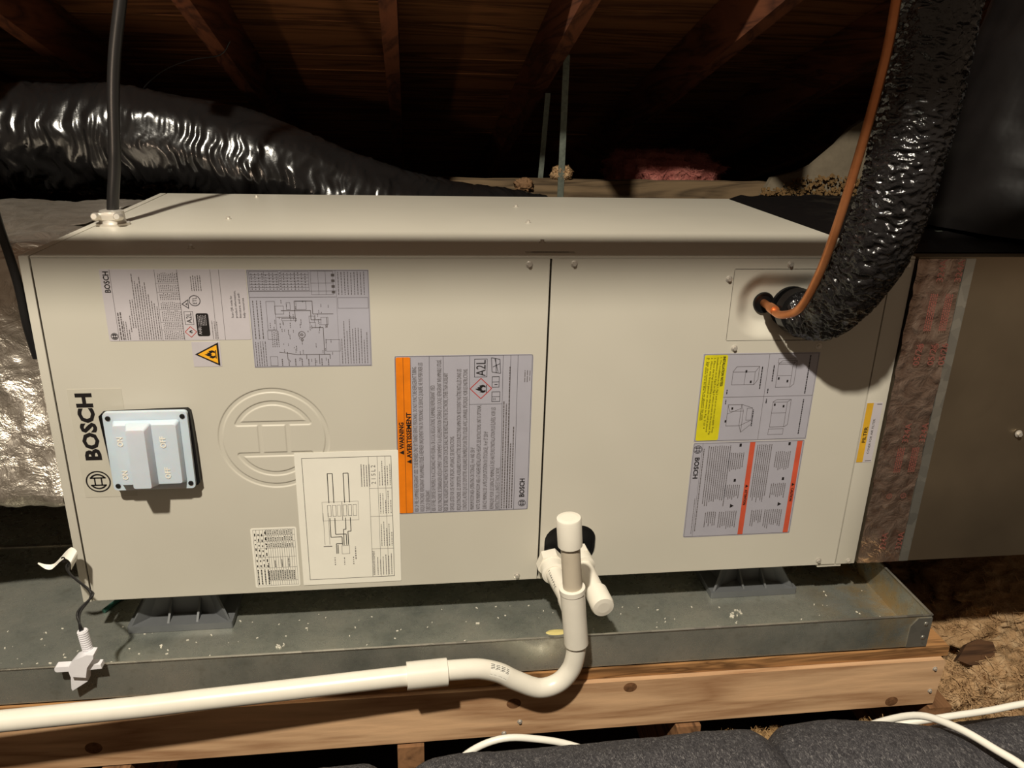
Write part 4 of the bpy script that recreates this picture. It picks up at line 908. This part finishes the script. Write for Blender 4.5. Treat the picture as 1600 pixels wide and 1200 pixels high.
gp = [(1.575, .52), (1.605, .582), (1.680, .600), (1.723, .620), (1.790, .680), (1.826, .725), (1.876, .759), (1.920, .778), (1.905, .52)]
gs = MB().prism(gp, 1.120, 1.1400); gb = empty('gusset_panel', (1.75, 1.13, .50), 'tan curved-edge panel standing behind the copper tube', 'panel')
gs.build('panel_sheet', 'gusset_board', gb); MB().prism([(1.880, .515), (1.902, .515), (1.938, .772), (1.919, .777)], 1.105, 1.1195).build('edge_strip', 'gusset_board', gb, label='pale edge strip')
cr_ = MB(); rc = random.Random(8)
for i in range(280):
    x = rc.uniform(1.57, 1.88); z = .535 + rc.random() ** 1.5 * .06 * min(1, max(.3, (x - 1.55) * 6)); s_ = rc.uniform(.002, .005)
    cr_.box(-s_, s_, -s_ * .6, s_ * .6, -s_ * .7, s_ * .7, Matrix.Translation((x, 1.108 + rc.uniform(-.006, .004), z)) @ Matrix.Rotation(rc.uniform(0, 3), 4, 'Y'))
o = cr_.build('crumbly_insulation', 'mortar', gb); o['kind'] = 'stuff'
MB().tube([(-.110, 1.02, .77), (-.087, 1.0, .796), (-.038, 1.0, .832), (.025, 1.0, .856), (.094, 1.0, .869), (.12, 1.0, .90)], .0016, 6).build('thin_wire', 'cable_black', None, (0, 1, .8), label='thin dark wire looping above the black flexible duct', cat='wire')

# ------------------------------------------------------------ foreground: felt-covered ducts, white cables, insulation at right
def felt(d, a, Lt): return .003 * nz(d * 9, math.cos(a) * 2, math.sin(a) * 2, 3) + .0012 * nz(d * 60, math.cos(a) * 12, math.sin(a) * 12, 2)
def pinch(r0, a, b, r1=.62):
    def f(u):
        e = 1.0
        if a: e = min(e, r1 + (1 - r1) * min(1, u / a) ** .5)
        if b: e = min(e, r1 + (1 - r1) * min(1, (1 - u) / b) ** .5)
        return r0 * e
    return f
d1 = empty('grey_flex_duct', (.2, -.43, -.24), 'dark grey felt-covered flexible duct at the bottom left of the centre crease', 'duct')
MB().tube([(-.30, -.50, -.215), (.0, -.46, -.160), (.20, -.43, -.127), (.33, -.42, -.1165), (.42, -.415, -.1135), (.514, -.413, -.1125)], pinch(.100, 0, .045), 72, .007, rf=felt).build('duct_cover', 'duct_felt', d1)
d2 = empty('grey_flex_duct', (1.0, -.42, -.21), 'dark grey felt-covered flexible duct under the white cables at the bottom centre', 'duct')
MB().tube([(.518, -.417, -.112), (.60, -.416, -.106), (.80, -.416, -.1045), (.96, -.416, -.0985), (1.035, -.418, -.100)], pinch(.100, .09, .08), 72, .007, rf=felt).build('duct_section', 'duct_felt', d2)
MB().tube([(1.025, -.414, -.100), (1.15, -.420, -.094), (1.26, -.445, -.098), (1.36, -.51, -.112), (1.45, -.62, -.14), (1.50, -.74, -.16)], pinch(.100, .06, 0), 72, .007, rf=felt).build('duct_section', 'duct_felt', d2)
d3 = MB().tube([(1.20, -.26, -.33), (1.34, -.315, -.218), (1.48, -.362, -.158), (1.66, -.405, -.118), (1.95, -.45, -.10)], .092, 64, .009, rf=felt)
d3.build('grey_flex_duct', 'duct_felt', None, (1.6, -.38, -.22), label='dark grey felt-covered duct at the far bottom right behind the cable', cat='duct')
def cable(pts, label): return MB().tube(pts, .0052, 12, .008).build('white_cable', 'white_jacket', None, pts[len(pts) // 2], label=label, cat='cable')
cable([(.52, -.29, -.20), (.58, -.275, -.142), (.62, -.27, -.1055), (.667, -.268, -.0890), (.72, -.268, -.0955), (.775, -.27, -.1120), (.86, -.28, -.150), (.94, -.29, -.21)], 'white cable looping between the pine beam and the grey duct')
cable([(1.16, -.295, -.135), (1.198, -.310, -.085), (1.225, -.330, -.048), (1.253, -.362, -.0120), (1.2735, -.410, .0085), (1.292, -.460, .0170), (1.305, -.490, .0190), (1.318, -.54, .016), (1.325, -.60, .0)], 'white cable draped over the top of the grey duct at lower right')
cable([(1.26, -.285, -.105), (1.349, -.300, -.0800), (1.414, -.305, -.0690), (1.477, -.310, -.0550), (1.60, -.32, -.04)], 'white cable running off to the right edge above the dark duct')
blob('insulation_batt', (2.05, .40, -.365), (.40, .19, .110), 'wool_tan', 'large tan insulation batt at the right edge, uppermost', 'insulation', 1, .14, 2.6, 6, rot=.25)
blob('insulation_batt', (1.80, .045, -.370), (.23, .085, .090), 'wool_tan', 'ragged tan insulation piece in front of the large batt', 'insulation', 6, .28, 3.0, 6, rot=.3)
blob('insulation_clump', (1.545, -.075, -.255), (.046, .050, .055), 'wool_tan', 'tan insulation clump against the right end of the pine beam', 'insulation', 12, .3, 2.6, 5)
blob('insulation_clump', (1.51, -.165, -.275), (.075, .040, .032), 'wool_brown', 'small brown insulation clump behind the white cables', 'insulation', 15, .4, 2.8, 5)
blob('insulation_clump', (1.10, -.215, -.215), (.055, .030, .030), 'wool_brown', 'small pale brown insulation clump behind the duct crease', 'insulation', 19, .4, 2.8, 5)
blob('insulation_clump', (1.335, -.20, -.220), (.060, .028, .022), 'wool_brown', 'flat brown insulation clump under the right half of the beam', 'insulation', 23, .4, 2.8, 5)
m = MB(); m.prism([(-.055, -.004), (-.018, .022), (.012, .028), (.046, .018), (.044, -.008), (.010, -.022), (-.030, -.018)], -.006, .006, 'y')  # dark piece put in for the shade of a hole in the insulation
wc = m.build('dark_hole_piece', 'brown_board', None, (0, 0, 0), label='dark brown piece standing for a dark hole in the tan insulation', cat='dark hole'); wc.location = (1.690, .040, -.262); wc.rotation_euler = (R(-48), 0, R(8))
m = MB(); m.box(-.40, .60, -.045, .045, -.02, .02, Matrix.Translation((1.86, -.115, -.352)) @ Matrix.Rotation(.28, 4, 'Z'), .003)
m.build('rough_board', 'brown_board', None, (1.86, -.075, -.365), label='dark brown rough board lying in front of the insulation at right', cat='board')
